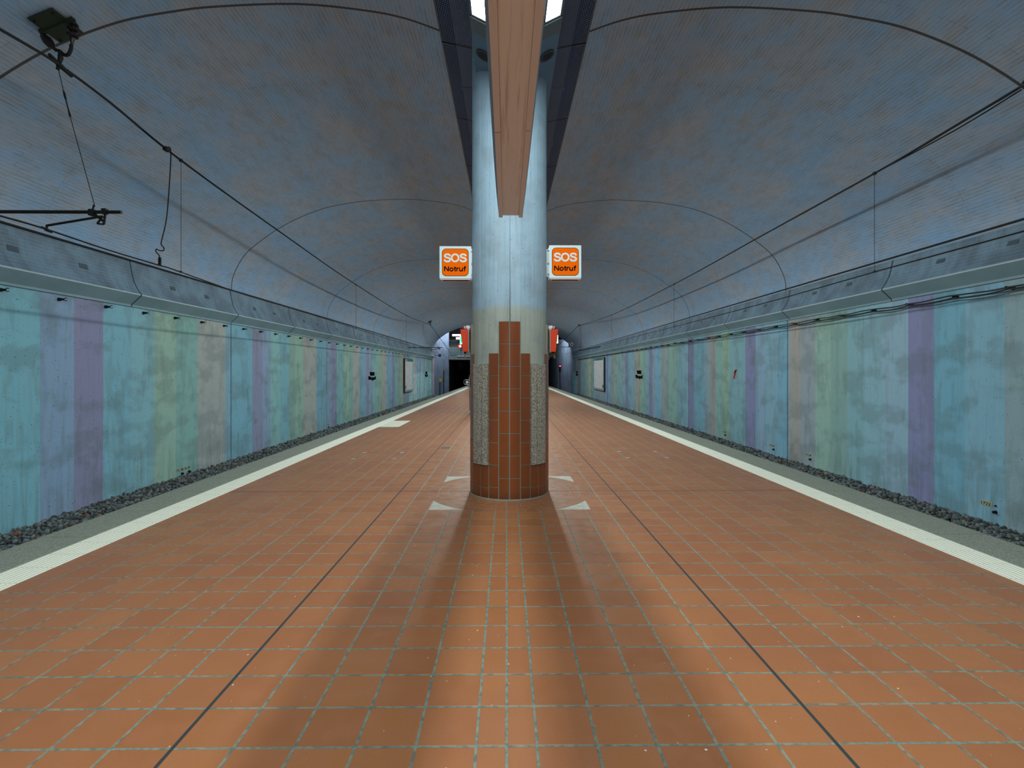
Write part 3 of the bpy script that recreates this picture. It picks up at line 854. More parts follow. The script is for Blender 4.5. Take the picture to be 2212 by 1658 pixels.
def tile_strip(nm, a0, ncol, ztop, z0=0.0, first=.17, rr=.512):
    # tiles curved in arcs of 15 degrees, running from the top down; grout body behind
    b = B(); b.cur = 1
    def add(bb):
        off = len(b.v); b.v += bb.v; b.f += [tuple(i+off for i in f) for f in bb.f]; b.mi += [b.cur]*len(bb.f)
    add(cyl_part('x', rr-.004, z0, ztop-.002, None, a0, a0+15*ncol, parent=None, thick=.024))
    b.cur = 0; g = math.degrees(.0068/rr)
    for c in range(ncol):
        z = ztop; h = .272
        k = 0
        while z > z0+.02:
            zb = max(z-h+.012, z0)
            add(cyl_part('x', rr, zb, z, None, a0+15*c+(g if True else 0), a0+15*(c+1)-g, n=120, thick=.012))
            z -= h
    return b
for qd in range(4):
    A = qd*90
    for nm, a0, nc, zt, z0 in (('tile_cladding', -15, 2, 2.165, 0), ('tile_cladding', 15, 1, 1.78, 0), ('tile_cladding', 60, 1, 1.78, 0), ('tile_cladding', 30, 2, .42, 0)):
        if nc == 2 and zt < 1:
            b = B()
            b = tile_strip(nm, A+a0, nc, .405, z0)
        else: b = tile_strip(nm, A+a0, nc, zt, z0)
        b.build('tile_cladding', [M_CT, M_GROUT], ct, True)
    b = B()
    for c in range(3):
        bb = cyl_part('x', .528, .415, 1.655, None, A+30.6+9.95*c, A+30.6+9.95*c+8.8, n=120, thick=.045)
        off = len(b.v); b.v += bb.v; b.f += [tuple(i+off for i in f) for f in bb.f]; b.mi += [0]*len(bb.f)
    b.build('granite_panel', M_GRAN, ct, True)
    cyl_part('x', .515, .43, 1.64, None, A+31, A+59, n=72, thick=.03).build('panel_backing', M_JOINT, ct, True)
b = cyl_part('x', .522, 0, .012, None, n=72, thick=.02); b.build('base_seal', plain('seal_grey', (150,156,150), .4), ct, True)

# ------------------------------------------------------------------ SOS signs
M_ORANGE = plain('sign_orange', (228,98,0), .6, var=.02, emit=.14, spec=.05)
M_SIGNW = plain('sign_white', (196,214,216), .35, var=.02, emit=.12)
M_SIGNK = plain('sign_black', (6,8,14), .7, spec=.05)
M_SLOT = plain('sign_slot', (52,30,22), .8)
def rrect(x0, z0, x1, z1, r, n=6):
    pts = []
    for cx, cz, a in ((x1-r,z1-r,0),(x0+r,z1-r,90),(x0+r,z0+r,180),(x1-r,z0+r,270)):
        for k in range(n+1):
            t = math.radians(a+90*k/n); pts.append((cx+r*math.cos(t), cz+r*math.sin(t)))
    return pts
def sos(u0, v0, u1, v1, side, label):
    Y0, Y1 = 6.55, 6.72
    a = P(u0, v0, Y0); c = P(u1, v1, Y0); x0, x1, z1, z0 = a.x, c.x, a.z, c.z
    t = thing('emergency_call_sign', label, 'sign', ((x0+x1)/2, 6.63, z0))
    b = B(); b.box((x0,Y0,z0),(x1,Y1,z1)); b.build('housing', M_SIGNW, t)
    b = B(); b.cur = 0
    bx = [(x0+.004,z0-.018),(x1-.004,z0-.018)]
    b.box((x0+.006, Y0+.006, z0-.016), (x1-.006, Y0+.035, z0+.001)); b.box((x0+.006, Y1-.035, z0-.016), (x1-.006, Y1-.004, z0+.001))
    b.box((x0+.006, Y0+.02, z0-.016), (x0+.035, Y1-.02, z0+.001)); b.box((x1-.035, Y0+.02, z0-.016), (x1-.006, Y1-.02, z0+.001))
    b.cur = 1; b.box((x0+.03, Y0+.03, z0-.006), (x1-.03, Y1-.03, z0+.001))
    b.build('bottom_frame', [M_BEIGE, M_SLOT], t)
    W_ = x1-x0; H_ = z1-z0; m = .075*W_
    b = B(); b.prism(rrect(x0+m, z0+m*.95, x1-m, z1-m, .135*W_), Y0-.002, Y0+.001); b.build('border', M_SIGNK, t)
    b = B(); m2 = m+.014*W_; b.prism(rrect(x0+m2, z0+m2*.95, x1-m2, z1-m2, .125*W_), Y0-.004, Y0-.001); fld = b.build('orange_field', M_ORANGE, t)
    R = Matrix.Rotation(PI/2, 3, 'X')
    cx = (x0+x1)/2
    grotesque('SOS', M_SIGNW, fld, (cx, Y0-.004, z0+.635*H_), .73*W_, .275*H_, .052*H_, root=t)
    grotesque('Notruf', M_SIGNK, fld, (cx, Y0-.004, z0+.297*H_), .71*W_, .185*H_, .032*H_, root=t)
    b = B(); xs = x1 if side < 0 else x0; s = -side
    for zz in (z0+.06, z0+.20, z1-.05):
        b.tube([(xs, 6.635, zz), (PX+side*.47, 6.635, zz)], .008, 8); b.tube([(xs+s*.012, 6.635, zz-.012),(xs+s*.012, 6.635, zz+.012)], .011, 8)
    b.bar((xs+s*.02, 6.635, z0+.03), (xs+s*.02, 6.635, z1-.03), .01, .03)
    b.build('bracket', M_STEEL, t)
sos(949.5, 531.5, 1017.5, 601, -1, 'white and orange SOS Notruf sign box on the left of the column')
sos(1187, 529.5, 1255.5, 600, 1, 'white and orange SOS Notruf sign box on the right of the column')

# ------------------------------------------------------------------ red alarm boxes on the column flanks
M_LENSR = plain('red_lens', (130,20,24), .2); M_GLASSY = plain('clear_lens', (170,150,145), .15)
def redbox(side, label):
    xf = PX+side*.512
    t = thing('alarm_box', label, 'alarm box', (xf, PY, 1.82))
    ztop, zbot = 2.105, 1.815
    b = B()
    x0 = xf+side*.022
    for (xa, z) in ((.108, ztop), (.072, zbot)): pass
    pts = [(x0, zbot), (x0+side*.068, zbot), (x0+side*.100, ztop), (x0, ztop)]
    b.prism(pts, PY-.07, PY+.07)
    o = b.build('red_housing', M_RED, t)
    bv = o.modifiers.new('bevel', 'BEVEL'); bv.width = .004; bv.segments = 2
    b = B(); b.box((min(x0,xf+side*.012), PY-.075, zbot-.005), (max(x0,xf+side*.012), PY+.075, ztop+.002)); b.build('back_plate', M_STEEL, t)
    b = B()
    for zz in (zbot+.05, ztop-.05): b.tube([(xf-side*.02, PY-.03, zz), (x0, PY-.03, zz)], .007, 8)
    b.build('spacer', M_DARK, t)
    cx = x0+side*.055
    b = B(); b.tube([(cx,PY,ztop),(cx,PY,ztop+.035),(cx,PY,ztop+.045),(cx,PY,ztop+.05)], [.030,.030,.024,.008], 20); b.build('beacon_lens', M_GLASSY, t, True)
    b = B(); b.tube([(cx,PY,ztop),(cx,PY,ztop+.012)], .034, 20); b.build('beacon_base', M_DARK, t, True)
    b = B(); b.box((cx+side*.012-.010, PY-.034, ztop+.012), (cx+side*.012+.010, PY-.022, ztop+.042)); b.build('red_bulb', M_LENSR, t)
    b = B(); cx = x0+side*.045; b.tube([(cx,PY,zbot),(cx,PY,zbot-.018)], .016, 12); b.build('cable_gland', M_DARK, t, True)
    b = B(); b.tube([(cx,PY,zbot-.015),(cx+side*.004,PY,zbot-.04),(cx-side*(.012 if side<0 else -.018)*(1),PY,zbot-.085)], .007, 8); b.build('cable', plain('cable_beige', (150,140,112), .6), t, True)
    w_ = thing('junction_box', 'small white box above the red alarm box on the %s of the column' % ('left' if side < 0 else 'right'), 'box', (xf, PY+.2, 2.12))
    b = B(); a = xf+side*.012; b.box((min(a,a+side*.045), PY+.04, 2.125), (max(a,a+side*.045), PY+.10, 2.165)); b.box((min(a,a+side*.03), PY+.045, 2.10), (max(a,a+side*.03), PY+.09, 2.126))
    b.box((min(a-side*.03,a), PY+.05, 2.13), (max(a-side*.03,a), PY+.09, 2.15)); b.build('housing', M_WHITE, w_)
redbox(-1, 'red-orange tapered alarm box with beacon on the left side of the column')
redbox(1, 'red-orange tapered alarm box with beacon on the right side of the column')
# handle on the left flank
t = thing('pull_handle', 'small looped metal pull handle on the left side of the column', 'handle', (PX-.512, PY-.05, 1.41))
zc = P(1008, 825, 6.65).z; xa = PX-.515; xb = P(1003, 825, 6.65).x
b = B(); h = .03
b.tube([(xa,PY-.05,zc+h),(xb+.012,PY-.05,zc+h),(xb,PY-.05,zc+h-.012),(xb,PY-.05,zc-h+.012),(xb+.012,PY-.05,zc-h),(xa,PY-.05,zc-h)], .0045, 8); b.build('loop', M_STEEL, t, True)
b = B(); b.box((xa-.006,PY-.10,zc-.05),(xa+.006,PY,zc+.06)); b.build('mounting_plate', M_STEEL, t)
b = B(); b.box((xb+.022,PY-.055,zc-.016),(xb+.052,PY-.045,zc+.016)); b.box((xb+.03,PY-.058,zc-.006),(xa,PY-.052,zc+.002)); b.build('label_plate', M_WHITE, t)

# ------------------------------------------------------------------ overhead line
def Xw(side, Y): return (-5.5-.0174*(Y-5.5)) if side < 0 else (6.25-.0*(Y-6))
def wp(u, v, side):
    Y = 10.0
    for _ in range(12): Y = Xw(side, Y)/tanx(u)
    return P(u, v, Y)
def catm(pts, n=8):
    out = []; Q = [pts[0]]+list(pts)+[pts[-1]]
    for i in range(1, len(Q)-2):
        p0,p1,p2,p3 = Q[i-1:i+3]
        for k in range(n):
            t_ = k/n; out.append(.5*((2*p1)+(p2-p0)*t_+(2*p0-5*p1+4*p2-p3)*t_*t_+(3*p1-p0-3*p2+p3)*t_**3))
    out.append(pts[-1]); return out
mL = [wp(u,v,-1) for u,v in ((-60,27),(0,63),(60,98),(128,140),(240,223),(392,347),(604,500),(768,614),(878,681),(929,701))]
mL = [mL[0]+Vector((-.1,-1.6,.1))]+mL
mLc = catm(mL, 6)
b = B(); b.tube(mLc, .0165, 8); b.tube([p+Vector((.03,0,-.012)) for p in mLc[int(len(mLc)*.55):]], .007, 6)
tag(b.build('carrier_wire', M_WIRE, smooth=True), 'thick dark upper carrier wire sagging along the left vault', 'wire')
cL = [wp(u,v,-1) for u,v in ((-80,445.5),(0,466),(100,495),(235,540),(345,573),(378,583),(500,626.5),(553,643.5),(650,672),(767,708.5),(878,744),(930,758),(953,765),(978,778)) ]
b = B(); b.tube(catm(cL,4), .0105, 8)
tag(b.build('contact_wire', M_WIRE, smooth=True), 'dark lower contact wire running along the left side', 'wire')
end = P(930,702,40.6)
b = B(); b.tube([end, P(975,764,56.5)], .022, 8); tag(b.build('stay_wire', M_WIRE), 'taut stay wire from the far left ceiling bracket to the footbridge', 'wire')
mR = [wp(u,v,1) for u,v in ((2206,187),(2080,262),(1888,375),(1640,512),(1455,614),(1321,680),(1252,702.5))]
mRc = catm(mR, 6)
b = B(); b.tube(mRc, .0165, 8); 
pr = [wp(2206,194,1), wp(2060,283,1), wp(1905,366,1)]
b.tube(catm([p for p in pr],4), .009, 6)
tag(b.build('carrier_wire', M_WIRE, smooth=True), 'thick dark upper carrier wire along the right vault, doubled near the frame edge', 'wire')
cR = [wp(u,v,1) for u,v in ((2290,474),(2208,500),(1893,586),(1660,652),(1458,705),(1323,739),(1250,757),(1205,768))]
b = B(); b.tube(catm(cR,4), .0105, 8); tag(b.build('contact_wire', M_WIRE, smooth=True), 'dark lower contact wire running along the right side', 'wire')
b = B(); b.tube([P(1250,703,44), P(1204,748,58)], .022, 8); tag(b.build('stay_wire', M_WIRE), 'taut stay wire slanting down from the far right ceiling bracket', 'wire')
def near_on(path, Y):
    for a, c in zip(path, path[1:]):
        if (a.y-Y)*(c.y-Y) <= 0: return a+(c-a)*((Y-a.y)/(c.y-a.y+1e-9))
    return path[-1]
cLc, cRc = catm(cL,4), catm(cR,4)
DL = {391:'vertical dropper wire on the left beside the squiggled jumper cable', 769:'thin dropper wire on the left, second from the camera', 878:'thin dropper wire on the left, farthest from the camera'}
for (us, side, mp, cp, dd) in (((391,769,878),-1,mLc,cLc,DL), ((1889,1456,1321,1255),1,mRc,cRc,{1889:'vertical dropper wire on the right, nearest to the camera',1456:'dropper wire on the right, second from the camera',1321:'dropper wire on the right, third from the camera',1255:'short dropper wire by the far right ceiling bracket'})):
    for u in us:
        Y = wp(u, 500, side).y; a = near_on(mp, Y); c = near_on(cp, Y)
        t = thing('dropper', dd[u], 'dropper', c)
        b = B(); b.tube([a, c], .0035 if Y < 12 else .005, 6); b.build('wire', M_WIRE, t)
        b = B(); b.box(a-Vector((.018,.03,.022)), a+Vector((.018,.03,.022))); b.box(c-Vector((.012,.02,.012)), c+Vector((.012,.02,.022))); b.build('clamp', M_DARK, t)
# jumper cable
Y = wp(368,330,-1).y
Yb = wp(345,573,-1).y
pj = [P(u,v,Y+(Yb-Y)*min(1,max(0,(v-327)/240))) for u,v in ((356,315),(364,317),(369,327),(367,380),(360,470),(349,520),(349,529),(354,535),(353,541),(345,541),(338,538),(337,544),(343,550),(345,556))]
t = thing('jumper_cable', 'dark jumper cable with a squiggle hanging between the left wires', 'cable', pj[-1])
pj[0] = near_on(mLc, Y-.1); cc_ = near_on(cLc, Yb)
b = B(); b.tube(catm(pj+[Vector((cc_.x,Yb,cc_.z+.12))],5), .0085, 8); b.build('cable', M_WIRE, t, True)
b = B(); z0 = cc_.z; x0 = cc_.x; Y = Yb
b.tube([(x0,Y,z0+.13),(x0,Y,z0+.12),(x0,Y,z0+.11),(x0,Y,z0+.09),(x0,Y,z0+.08),(x0,Y,z0+.06),(x0,Y,z0+.05),(x0,Y,z0+.03),(x0,Y,z0)], [.014,.03,.014,.03,.014,.03,.014,.026,.02], 12); b.build('clamp', M_DARK, t, True)
b = B(); p = pj[0]; b.box(p-Vector((.03,.05,.03)), p+Vector((.03,.05,.03))); b.build('clamp', M_DARK, t)
# near left ceiling support with two insulators
M_GRN = plain('green_steel', (52,62,48), .6, .2)
M_INS = plain('brown_porcelain', (38,30,28), .25)
sp_ = wp(128,140,-1)
Ys = sp_.y
t = thing('wire_support', 'green ceiling bracket with two dark insulators carrying the left carrier wire', 'bracket', (sp_.x, Ys, 5.75))
pl = P(122,52,Ys); zc = zv(pl.x)
R = Matrix.Translation((pl.x, Ys, zv(pl.x)-.03)) @ Matrix.Rotation(math.atan2(zv(pl.x+.1)-zv(pl.x-.1), .2)*-1, 4, 'Y')
b = B(); b.box((-.16,-.22,-.012),(.16,.22,.012), R)
b.build('ceiling_plate', M_GRN, t)
b = B()
for sx in (-1,1):
    for sy in (-1,1): b.tube([R@Vector((sx*.12,sy*.18,-.01)), R@Vector((sx*.12,sy*.18,-.035))], .013, 6)
b.build('bolts', M_DARK, t)
A_ = P(87,70,Ys); C_ = P(160,42,Ys); 
b = B(); b.bar(A_, C_, .05, .05); b.build('cross_arm', M_GRN, t)
J = P(129,113,Ys)
def insul(a, c, n=4, r=.055, style=0):
    a = Vector(a); c = Vector(c); pts = []; rs = []
    if style: # smooth bulb
        for f, r_ in ((0,.012),(.12,.016),(.2,.038),(.45,.055),(.7,.045),(.85,.02),(1,.014)): pts.append(a.lerp(c,f)); rs.append(r_)
    else:
        for f, r_ in ((0,.014),(.1,.02),(.16,.045),(.24,.055),(.28,.028),(.34,.028),(.38,.062),(.46,.062),(.50,.028),(.56,.028),(.6,.06),(.68,.058),(.73,.03),(.85,.02),(1,.014)): pts.append(a.lerp(c,f)); rs.append(r_)
    b = B(); b.tube(pts, rs, 16); return b
insul(A_, P(121,110,Ys), style=1).build('insulator', M_INS, t, True)
insul(C_, P(155,97,Ys)).build('insulator', M_INS, t, True)
b = B(); b.tube(catm([P(u,v,Ys) for u,v in ((154,97),(153,107),(147,118),(138,118),(130,111),(121,108))],5), .02, 10); b.build('hook', M_DARK, t, True)
b = B(); b.tube([P(130,112,Ys), P(131,124,Ys), P(129,134,Ys)], [.022,.03,.022], 10); b.tube([sp_+Vector((-.02,-.12,.06)), sp_, sp_+Vector((.02,.16,-.05))], [.018,.03,.02], 8)
b.tube([P(126,136,Ys), P(125,150,Ys)], .02, 8); b.build('clamp', M_DARK, t, True)
# hanger to the steady arm
Yr = 6.25
t = thing('arm_hanger', 'thin hanger wire with turnbuckle from the ceiling bracket to the steady arm', 'wire', P(205,450,Yr))
pt = [P(126,150,Ys), P(137,195,Ys), P(152,253,Ys-.01), P(205,446,Yr)]
b = B(); b.tube([pt[0],pt[1]], .004, 6); b.tube([pt[2],pt[3]], .004, 6); b.build('wire', M_WIRE, t)
b = B(); b.tube([pt[1], pt[1].lerp(pt[2],.1), pt[1].lerp(pt[2],.3), pt[1].lerp(pt[2],.35), pt[1].lerp(pt[2],.7), pt[1].lerp(pt[2],.95), pt[2]], [.006,.012,.012,.007,.007,.013,.006], 8); b.build('turnbuckle', M_DARK, t, True)
# steady arm
def steady(Y, u_in, v_in, arm, label, side=-1, k=1.0):
    p1 = P(u_in, v_in, Y); Xw_ = XL if side < 0 else XR
    p0 = Vector((Xw_, Y, p1.z))
    t = thing('steady_arm', label, 'arm', p0)
    b = B(); b.tube([p0, p1], .021*k, 12); b.build('tube', M_WIRE, t, True)
    b = B(); b.box((Xw_-.005 if side < 0 else Xw_-.04, Y-.07, p0.z-.09), (Xw_+.04 if side < 0 else Xw_+.005, Y+.07, p0.z+.09)); b.build('wall_plate', M_DARK, t)
    a0, a1 = P(*arm[0], Y), P(*arm[1], Y)
    b = B(); b.tube([a1, a0], .014*k, 10); b.tube([a0, a0+Vector((0,0,-.05))], .012, 8); b.build('registration_arm', M_DARK, t, True)
    b = B(); c = p1+Vector((-.20 if side < 0 else .2,0,0))
    b.box(c-Vector((.026,.024,.026)), c+Vector((.026,.024,.04)))
    b.bar(c+Vector((.01,0,0)), c+Vector((-.01,0,-.15)), .014, .022); b.bar(c+Vector((-.01,0,-.15)), c+Vector((-.09,0,-.14)), .014, .018)
    b.bar(c+Vector((-.09,0,-.14)), a1, .014, .018)
    c2 = p1+Vector((-.35 if side < 0 else .35,0,0)); b.box(c2-Vector((.03,.03,.045)), c2+Vector((.03,.03,.03))); b.tube([c2, c2+Vector((0.02,0,.09))], .01, 8)
    b.bar(c2, c2+Vector((.13,0,-.11)), .02, .025)
    b.build('clamp', M_DARK, t)
    b = B(); e = a0+Vector((0,0,-.05)); b.tube([e+Vector((0,-.07,.015)), e, e+Vector((0,.07,-.015))], [.01,.022,.01], 8); b.build('wire_clip', M_DARK, t, True)
    return t
steady(Yr, 262, 458, ((101,487),(222,467)), 'dark horizontal steady arm reaching in from the left wall at the frame edge')
steady(38.8, 956, 750.4, ((931,755.5),(950,752)), 'dark horizontal steady arm far down the left wall', k=1.2)
# far supports
def far_support(us, Y, label):
    pts = [P(u,v,Y) for u,v in us]
    t = thing('wire_support', label, 'bracket', pts[0])
    zc = max(zv(pts[0].x), zv(pts[1].x))
    b = B(); b.bar(pts[0], pts[1], .07, .07); b.box((min(pts[0].x,pts[1].x)+.1, Y-.2, (pts[0].z+pts[1].z)/2), (max(pts[0].x,pts[1].x)-.1, Y+.2, zv((pts[0].x+pts[1].x)/2)-.01)); b.build('cross_arm', M_DARK, t)
    for a in (0,1):
        insul(pts[a], pts[2], r=.05).build('insulator', M_INS, t, True)
    b = B(); b.tube([pts[2], pts[2]-Vector((0,0,.14))], .035, 8); b.build('clamp', M_DARK, t)
far_support(((922,692),(932,688.5),(930,699)), 40.6, 'dark triangular bracket with insulators far down the left vault')
far_support(((1248,688.5),(1258,692),(1250,701)), 44.0, 'dark triangular bracket with insulators far down the right vault')
# right end arm
t = thing('steady_arm', 'dark slanting arm far down the right wall', 'arm', (XR, 41.7, 3.6))
b = B(); a = P(1250,757,41.7); c = Vector((XR, 41.7, P(1298,748,41.7).z)); b.tube([a, c], .028, 8); b.build('tube', M_WIRE, t)
b = B(); b.tube([P(1255,703,44.0), P(1255,748,41.9)], .012, 6); tag(b.build('hanger_wire', M_WIRE), 'thin hanger wire under the far right ceiling bracket', 'wire')
# strain insulator at right frame edge
p = mR[0]; t = thing('wire_insulator', 'dark ribbed insulator on the right carrier wire at the frame edge', 'insulator', p)
dirv = (mR[0]-mR[1]).normalized()
insul(p-dirv*.03, p+dirv*.42).build('insulator', M_INS, t, True)
b = B(); b.tube([p+dirv*.42, p+dirv*2.2], .012, 8); b.build('wire', M_WIRE, t)
p2 = p+dirv*.4; b = B(); b.bar(p2, Vector((p2.x-.05,p2.y,zv(p2.x)+.02)), .03, .03); b.build('hanger', M_DARK, t)

# ------------------------------------------------------------------ cable clips
def make_clip(side, Y, label, grp):
    X = XL if side < 0 else XR; s = -side; z = 2.775 if side < 0 else 2.835
    t = thing('cable_clip', label, 'cable clip', (X, Y, z), grp)
    b = B(); b.tube([(X,Y,z),(X+s*.012,Y,z),(X+s*.06,Y,z),(X+s*.085,Y,z)], [.030,.030,.019,.017], 14); b.build('cone', M_DARK, t, True)
    b = B()
    for k in (-1,1):
        b.tube([(X+s*.08,Y,z),(X+s*.105,Y,z+k*.021),(X+s*.125,Y,z+k*.026),(X+s*.14,Y,z+k*.014)], [.007,.006,.006,.004], 6)
    b.build('fork', M_DARK, t, True)
    return t
y0 = YX(127, XL)-2
base = make_clip(-1, y0, 'small black cone-shaped cable clip with open fork in the row on the left wall', 'empty black cable clips on the left wall')
k = 1
while y0+k*.998 < 51: dup(base, (XL, y0+k*.998, 2.775)); k += 1
y0 = YX(2062, XR)-2
base = make_clip(1, y0, 'black cable clip holding the paired cables on the right wall', 'black cable clips on the right wall')
k = 1
while y0+k*.97 < 55: dup(base, (XR, y0+k*.97, 2.835)); k += 1
ys_ = [y0+k*.97 for k in range(-3, 51)]
for ph, lab in ((0,'black cable sagging between the clips on the right wall, upper strand'),(1,'black cable sagging between the clips on the right wall, lower strand')):
    pts = []
    for i, yv in enumerate(ys_[:-1]):
        sag = (.003+.014*rng.random()**2) if ph == 0 else (.010+.03*rng.random()**2)
        for k in range(6):
            t_ = k/6; pts.append((XR-.115+(.016 if ph else 0)+.008*math.sin(yv*2+ph), yv+.97*t_, 2.835+(.016 if ph == 0 else -.018)-sag*4*t_*(1-t_)+(.01*math.sin(3*yv+t_*5) if ph == 0 else 0)))
    b = B(); b.tube(pts, .013, 7); tag(b.build('cable', plain('cable_black', (30,34,36), .5), smooth=True), lab, 'cable')

# ------------------------------------------------------------------ wall furniture
M_POST = None
def poster(side, u0, u1, label):
    X = XL if side < 0 else XR; s = -side
    ya, yb = sorted((YX(u0,X), YX(u1,X)))
    near_u = u0 if side < 0 else u1
    zt = W(near_u, 773.5 if side < 0 else 771, X).z; zb = W(near_u, 848 if side < 0 else 845, X).z
    t = thing('map_board', label, 'map board', (X, (ya+yb)/2, zb))
    xo = X+s*.11
    b = B(); b.box((min(X,xo),ya,zb),(max(X,xo),yb,zt)); b.build('case', plain('case_dark', (52,52,50), .5), t)
    q = NT('map_print'); x_,y_,z_ = q.sep(q.co()); v = q.comb(y_, z_, 0)
    vo = q.n('ShaderNodeTexVoronoi', feature='DISTANCE_TO_EDGE'); q.put(vo.inputs['Vector'], v); vo.inputs['Scale'].default_value = 5.5
    l1 = q.rng(vo.outputs[0], .02, .05, 1, 0); nz = q.noise(v, 28, 3, .7); nz2 = q.noise(v, 3.2, 3)
    cc = q.mix(q.M('MULTIPLY', l1, q.rng(nz2, .45, .6, .1, .75)), lin((250,252,252)), lin((40,56,72)))
    cc = q.mix(q.rng(nz, .58, .64, 0, .5), cc, lin((84,96,104)))
    cc = q.mix(q.rng(q.noise(v, 6, 2), .66, .70, 0, .7), cc, lin((190,90,80)))
    m = q.out(cc, .35)
    W_ = yb-ya
    b = B(); b.box((min(xo,xo+s*.006),ya+.05*W_,zb+.16),(max(xo,xo+s*.006),yb-.03*W_,zt-.04)); b.build('map_sheet', m, t)
    b = B(); b.box((min(xo,xo+s*.01),ya+.09*W_,zt-.20),(max(xo,xo+s*.01),yb-.03*W_,zt-.05)); b.build('header', plain('teal_header', (38,128,128), .4), t)
    b = B(); zz = zt-.125
    yy0 = (ya+.14*W_) if side < 0 else (yb-.14*W_-.5)
    yy0 = ya+.14*W_ if side < 0 else yb-.12*W_-.42
    b.box((min(xo,xo+s*.012),yy0,zz-.03),(max(xo,xo+s*.012),yy0+.42,zz+.03)); b.build('header_mark', M_WHITE, t)
    b = B(); yy0 = ya+.07*W_ if side < 0 else yb-.13*W_
    # seen from the platform the logo sits low at the print's left edge
    yl = ya+.07*W_ if side < 0 else ya+.06*W_
    b.box((min(xo,xo+s*.01),yl,zb+.26),(max(xo,xo+s*.01),yl+.09*W_,zb+.50)); b.build('logo_block', plain('teal_block', (20,110,108), .4), t)
    b = B(); b.box((min(xo,xo+s*.012),ya+.03*W_,zb+.02),(max(xo,xo+s*.012),yb-.02*W_,zb+.14)); b.build('bottom_rail', plain('rail_grey', (176,172,160), .4), t)
poster(-1, 871, 889, 'tall white route map board with teal header on the left wall')
poster(1, 1285, 1308, 'tall white route map board with teal header on the right wall')
def station_sign(side, uc, v1, v2, w1, w2, h, label):
    X = XL if side < 0 else XR; s = -side
    Yc = YX(uc, X); t1 = P(uc, v1, Yc); t2 = P(uc, v2, Yc)
    t = thing('station_name', label, 'lettering', (X, Yc, t2.z)); X = X+s*.006
    R = Matrix(((0,0,s),(1 if side < 0 else -1,0,0),(0,1,0)))
    if side < 0: R = Matrix(((0,0,1),(1,0,0),(0,1,0)))
    else: R = Matrix(((0,0,-1),(-1,0,0),(0,1,0)))
    lettering('Wald', M_SIGNK, t, (X, Yc, t1.z), R, width=w1, height=h, bold=.03, depth=.04)
    lettering('Wiesengrund', M_SIGNK, t, (X, Yc, t2.z), R, width=w2, height=h*1.25, bold=.03, depth=.04)
# wall text reads from the platform
station_sign(-1, 803, 807, 817, .85, 1.45, .20, 'black two-line station name letters on the left wall, nearer to the camera')
station_sign(1, 1381, 803.5, 814, .85, 1.45, .20, 'black two-line station name letters on the right wall, nearer to the camera')
station_sign(-1, 920.5, 805, 811, .85, 1.45, .24, 'black station name letters far down the left wall past the map')
station_sign(1, 1246.5, 803.5, 809, .85, 1.45, .24, 'black station name letters far down the right wall past the map')
# prohibition plate
X = XR; a = W(1584,798,X); c = W(1592.8,816.8,X)
t = thing('warning_plate', 'small pale plate with a red diagonal stroke on the right wall', 'sign', (X, (a.y+c.y)/2, c.z))
ya, yb = sorted((a.y, c.y)); zt = a.z; zb = W(1584,817,X).z
b = B(); b.box((X-.012,ya,zb),(X,yb,zt)); b.build('plate', plain('plate_pale', (178,184,170), .5), t)
b = B(); b.bar((X-.016,yb-.0,zb),(X-.016,ya,zt-.02), .01, .07, up=(1,0,0)) if False else b.poly([(X-.016,yb-.01,zb),(X-.016,yb-.14,zb),(X-.016,ya+.02,zt),(X-.016,ya+.14,zt)])
b.build('red_stroke', plain('stroke_red', (176,50,56), .5), t)
b = B(); zm = (zt+zb)/2; b.box((X-.020,ya+.14,zm-.025),(X-.012,yb-.2,zm+.012)); b.bar((X-.018,yb-.12,zm+.05),(X-.018,yb-.28,zt-.02),.01,.04,up=(1,0,0)); b.build('pictogram', M_SIGNK, t)
# number plates
def numplate(side, uc, vc, txt, wd, label):
    X = XL if side < 0 else XR; s = -side
    c = W(uc, vc, X)
    t = thing('number_plate', label, 'number plate', c)
    b = B(); b.box((min(X,X+s*.008),c.y-wd/2,c.z-.035),(max(X,X+s*.008),c.y+wd/2,c.z+.035)); b.build('plate', plain('plate_cream', (186,184,150), .5), t)
    R = Matrix(((0,0,1),(1,0,0),(0,1,0))) if side < 0 else Matrix(((0,0,-1),(-1,0,0),(0,1,0)))
    lettering(txt, M_SIGNK, t, (X+s*.008, c.y, c.z), R, width=wd*.8, height=.045, bold=.0, depth=.002)
    t2 = thing('wall_bolt', 'dark bolt stub beside the '+' '.join(label.split()[:11]), 'bolt', (X, c.y, c.z-.09))
    yy = c.y-.16 if side > 0 else c.y+.14
    b = B(); b.tube([(X,yy,c.z-.10),(X+s*.05,yy,c.z-.10)], [.028,.02], 10); b.tube([(X,yy-.0,c.z-.0),(X+s*.02,yy,c.z)], .014, 8); b.build('stub', M_DARK, t2)
numplate(1, 2131, 1086.5, '1722', .20, 'cream 1722 number plate on the right wall by the frame edge')
numplate(1, 1743.5, 981, '1721', .16, 'cream number plate on the right wall, on the pinkish panel')
numplate(1, 1666, 961, '1720', .20, 'cream number plate low on the right wall near the dark joint')
numplate(1, 1563.5, 932, '1719', .16, 'cream number plate low on the right wall, farthest of four')
numplate(-1, 384, 1015.5, '1725', .12, 'small cream number plate on the left wall, left of a pair')
numplate(-1, 399.5, 1011, '1726', .17, 'wider cream number plate on the left wall, right of a pair')
numplate(-1, 706.5, 917.5, '1727', .20, 'cream number plate far down the left wall')

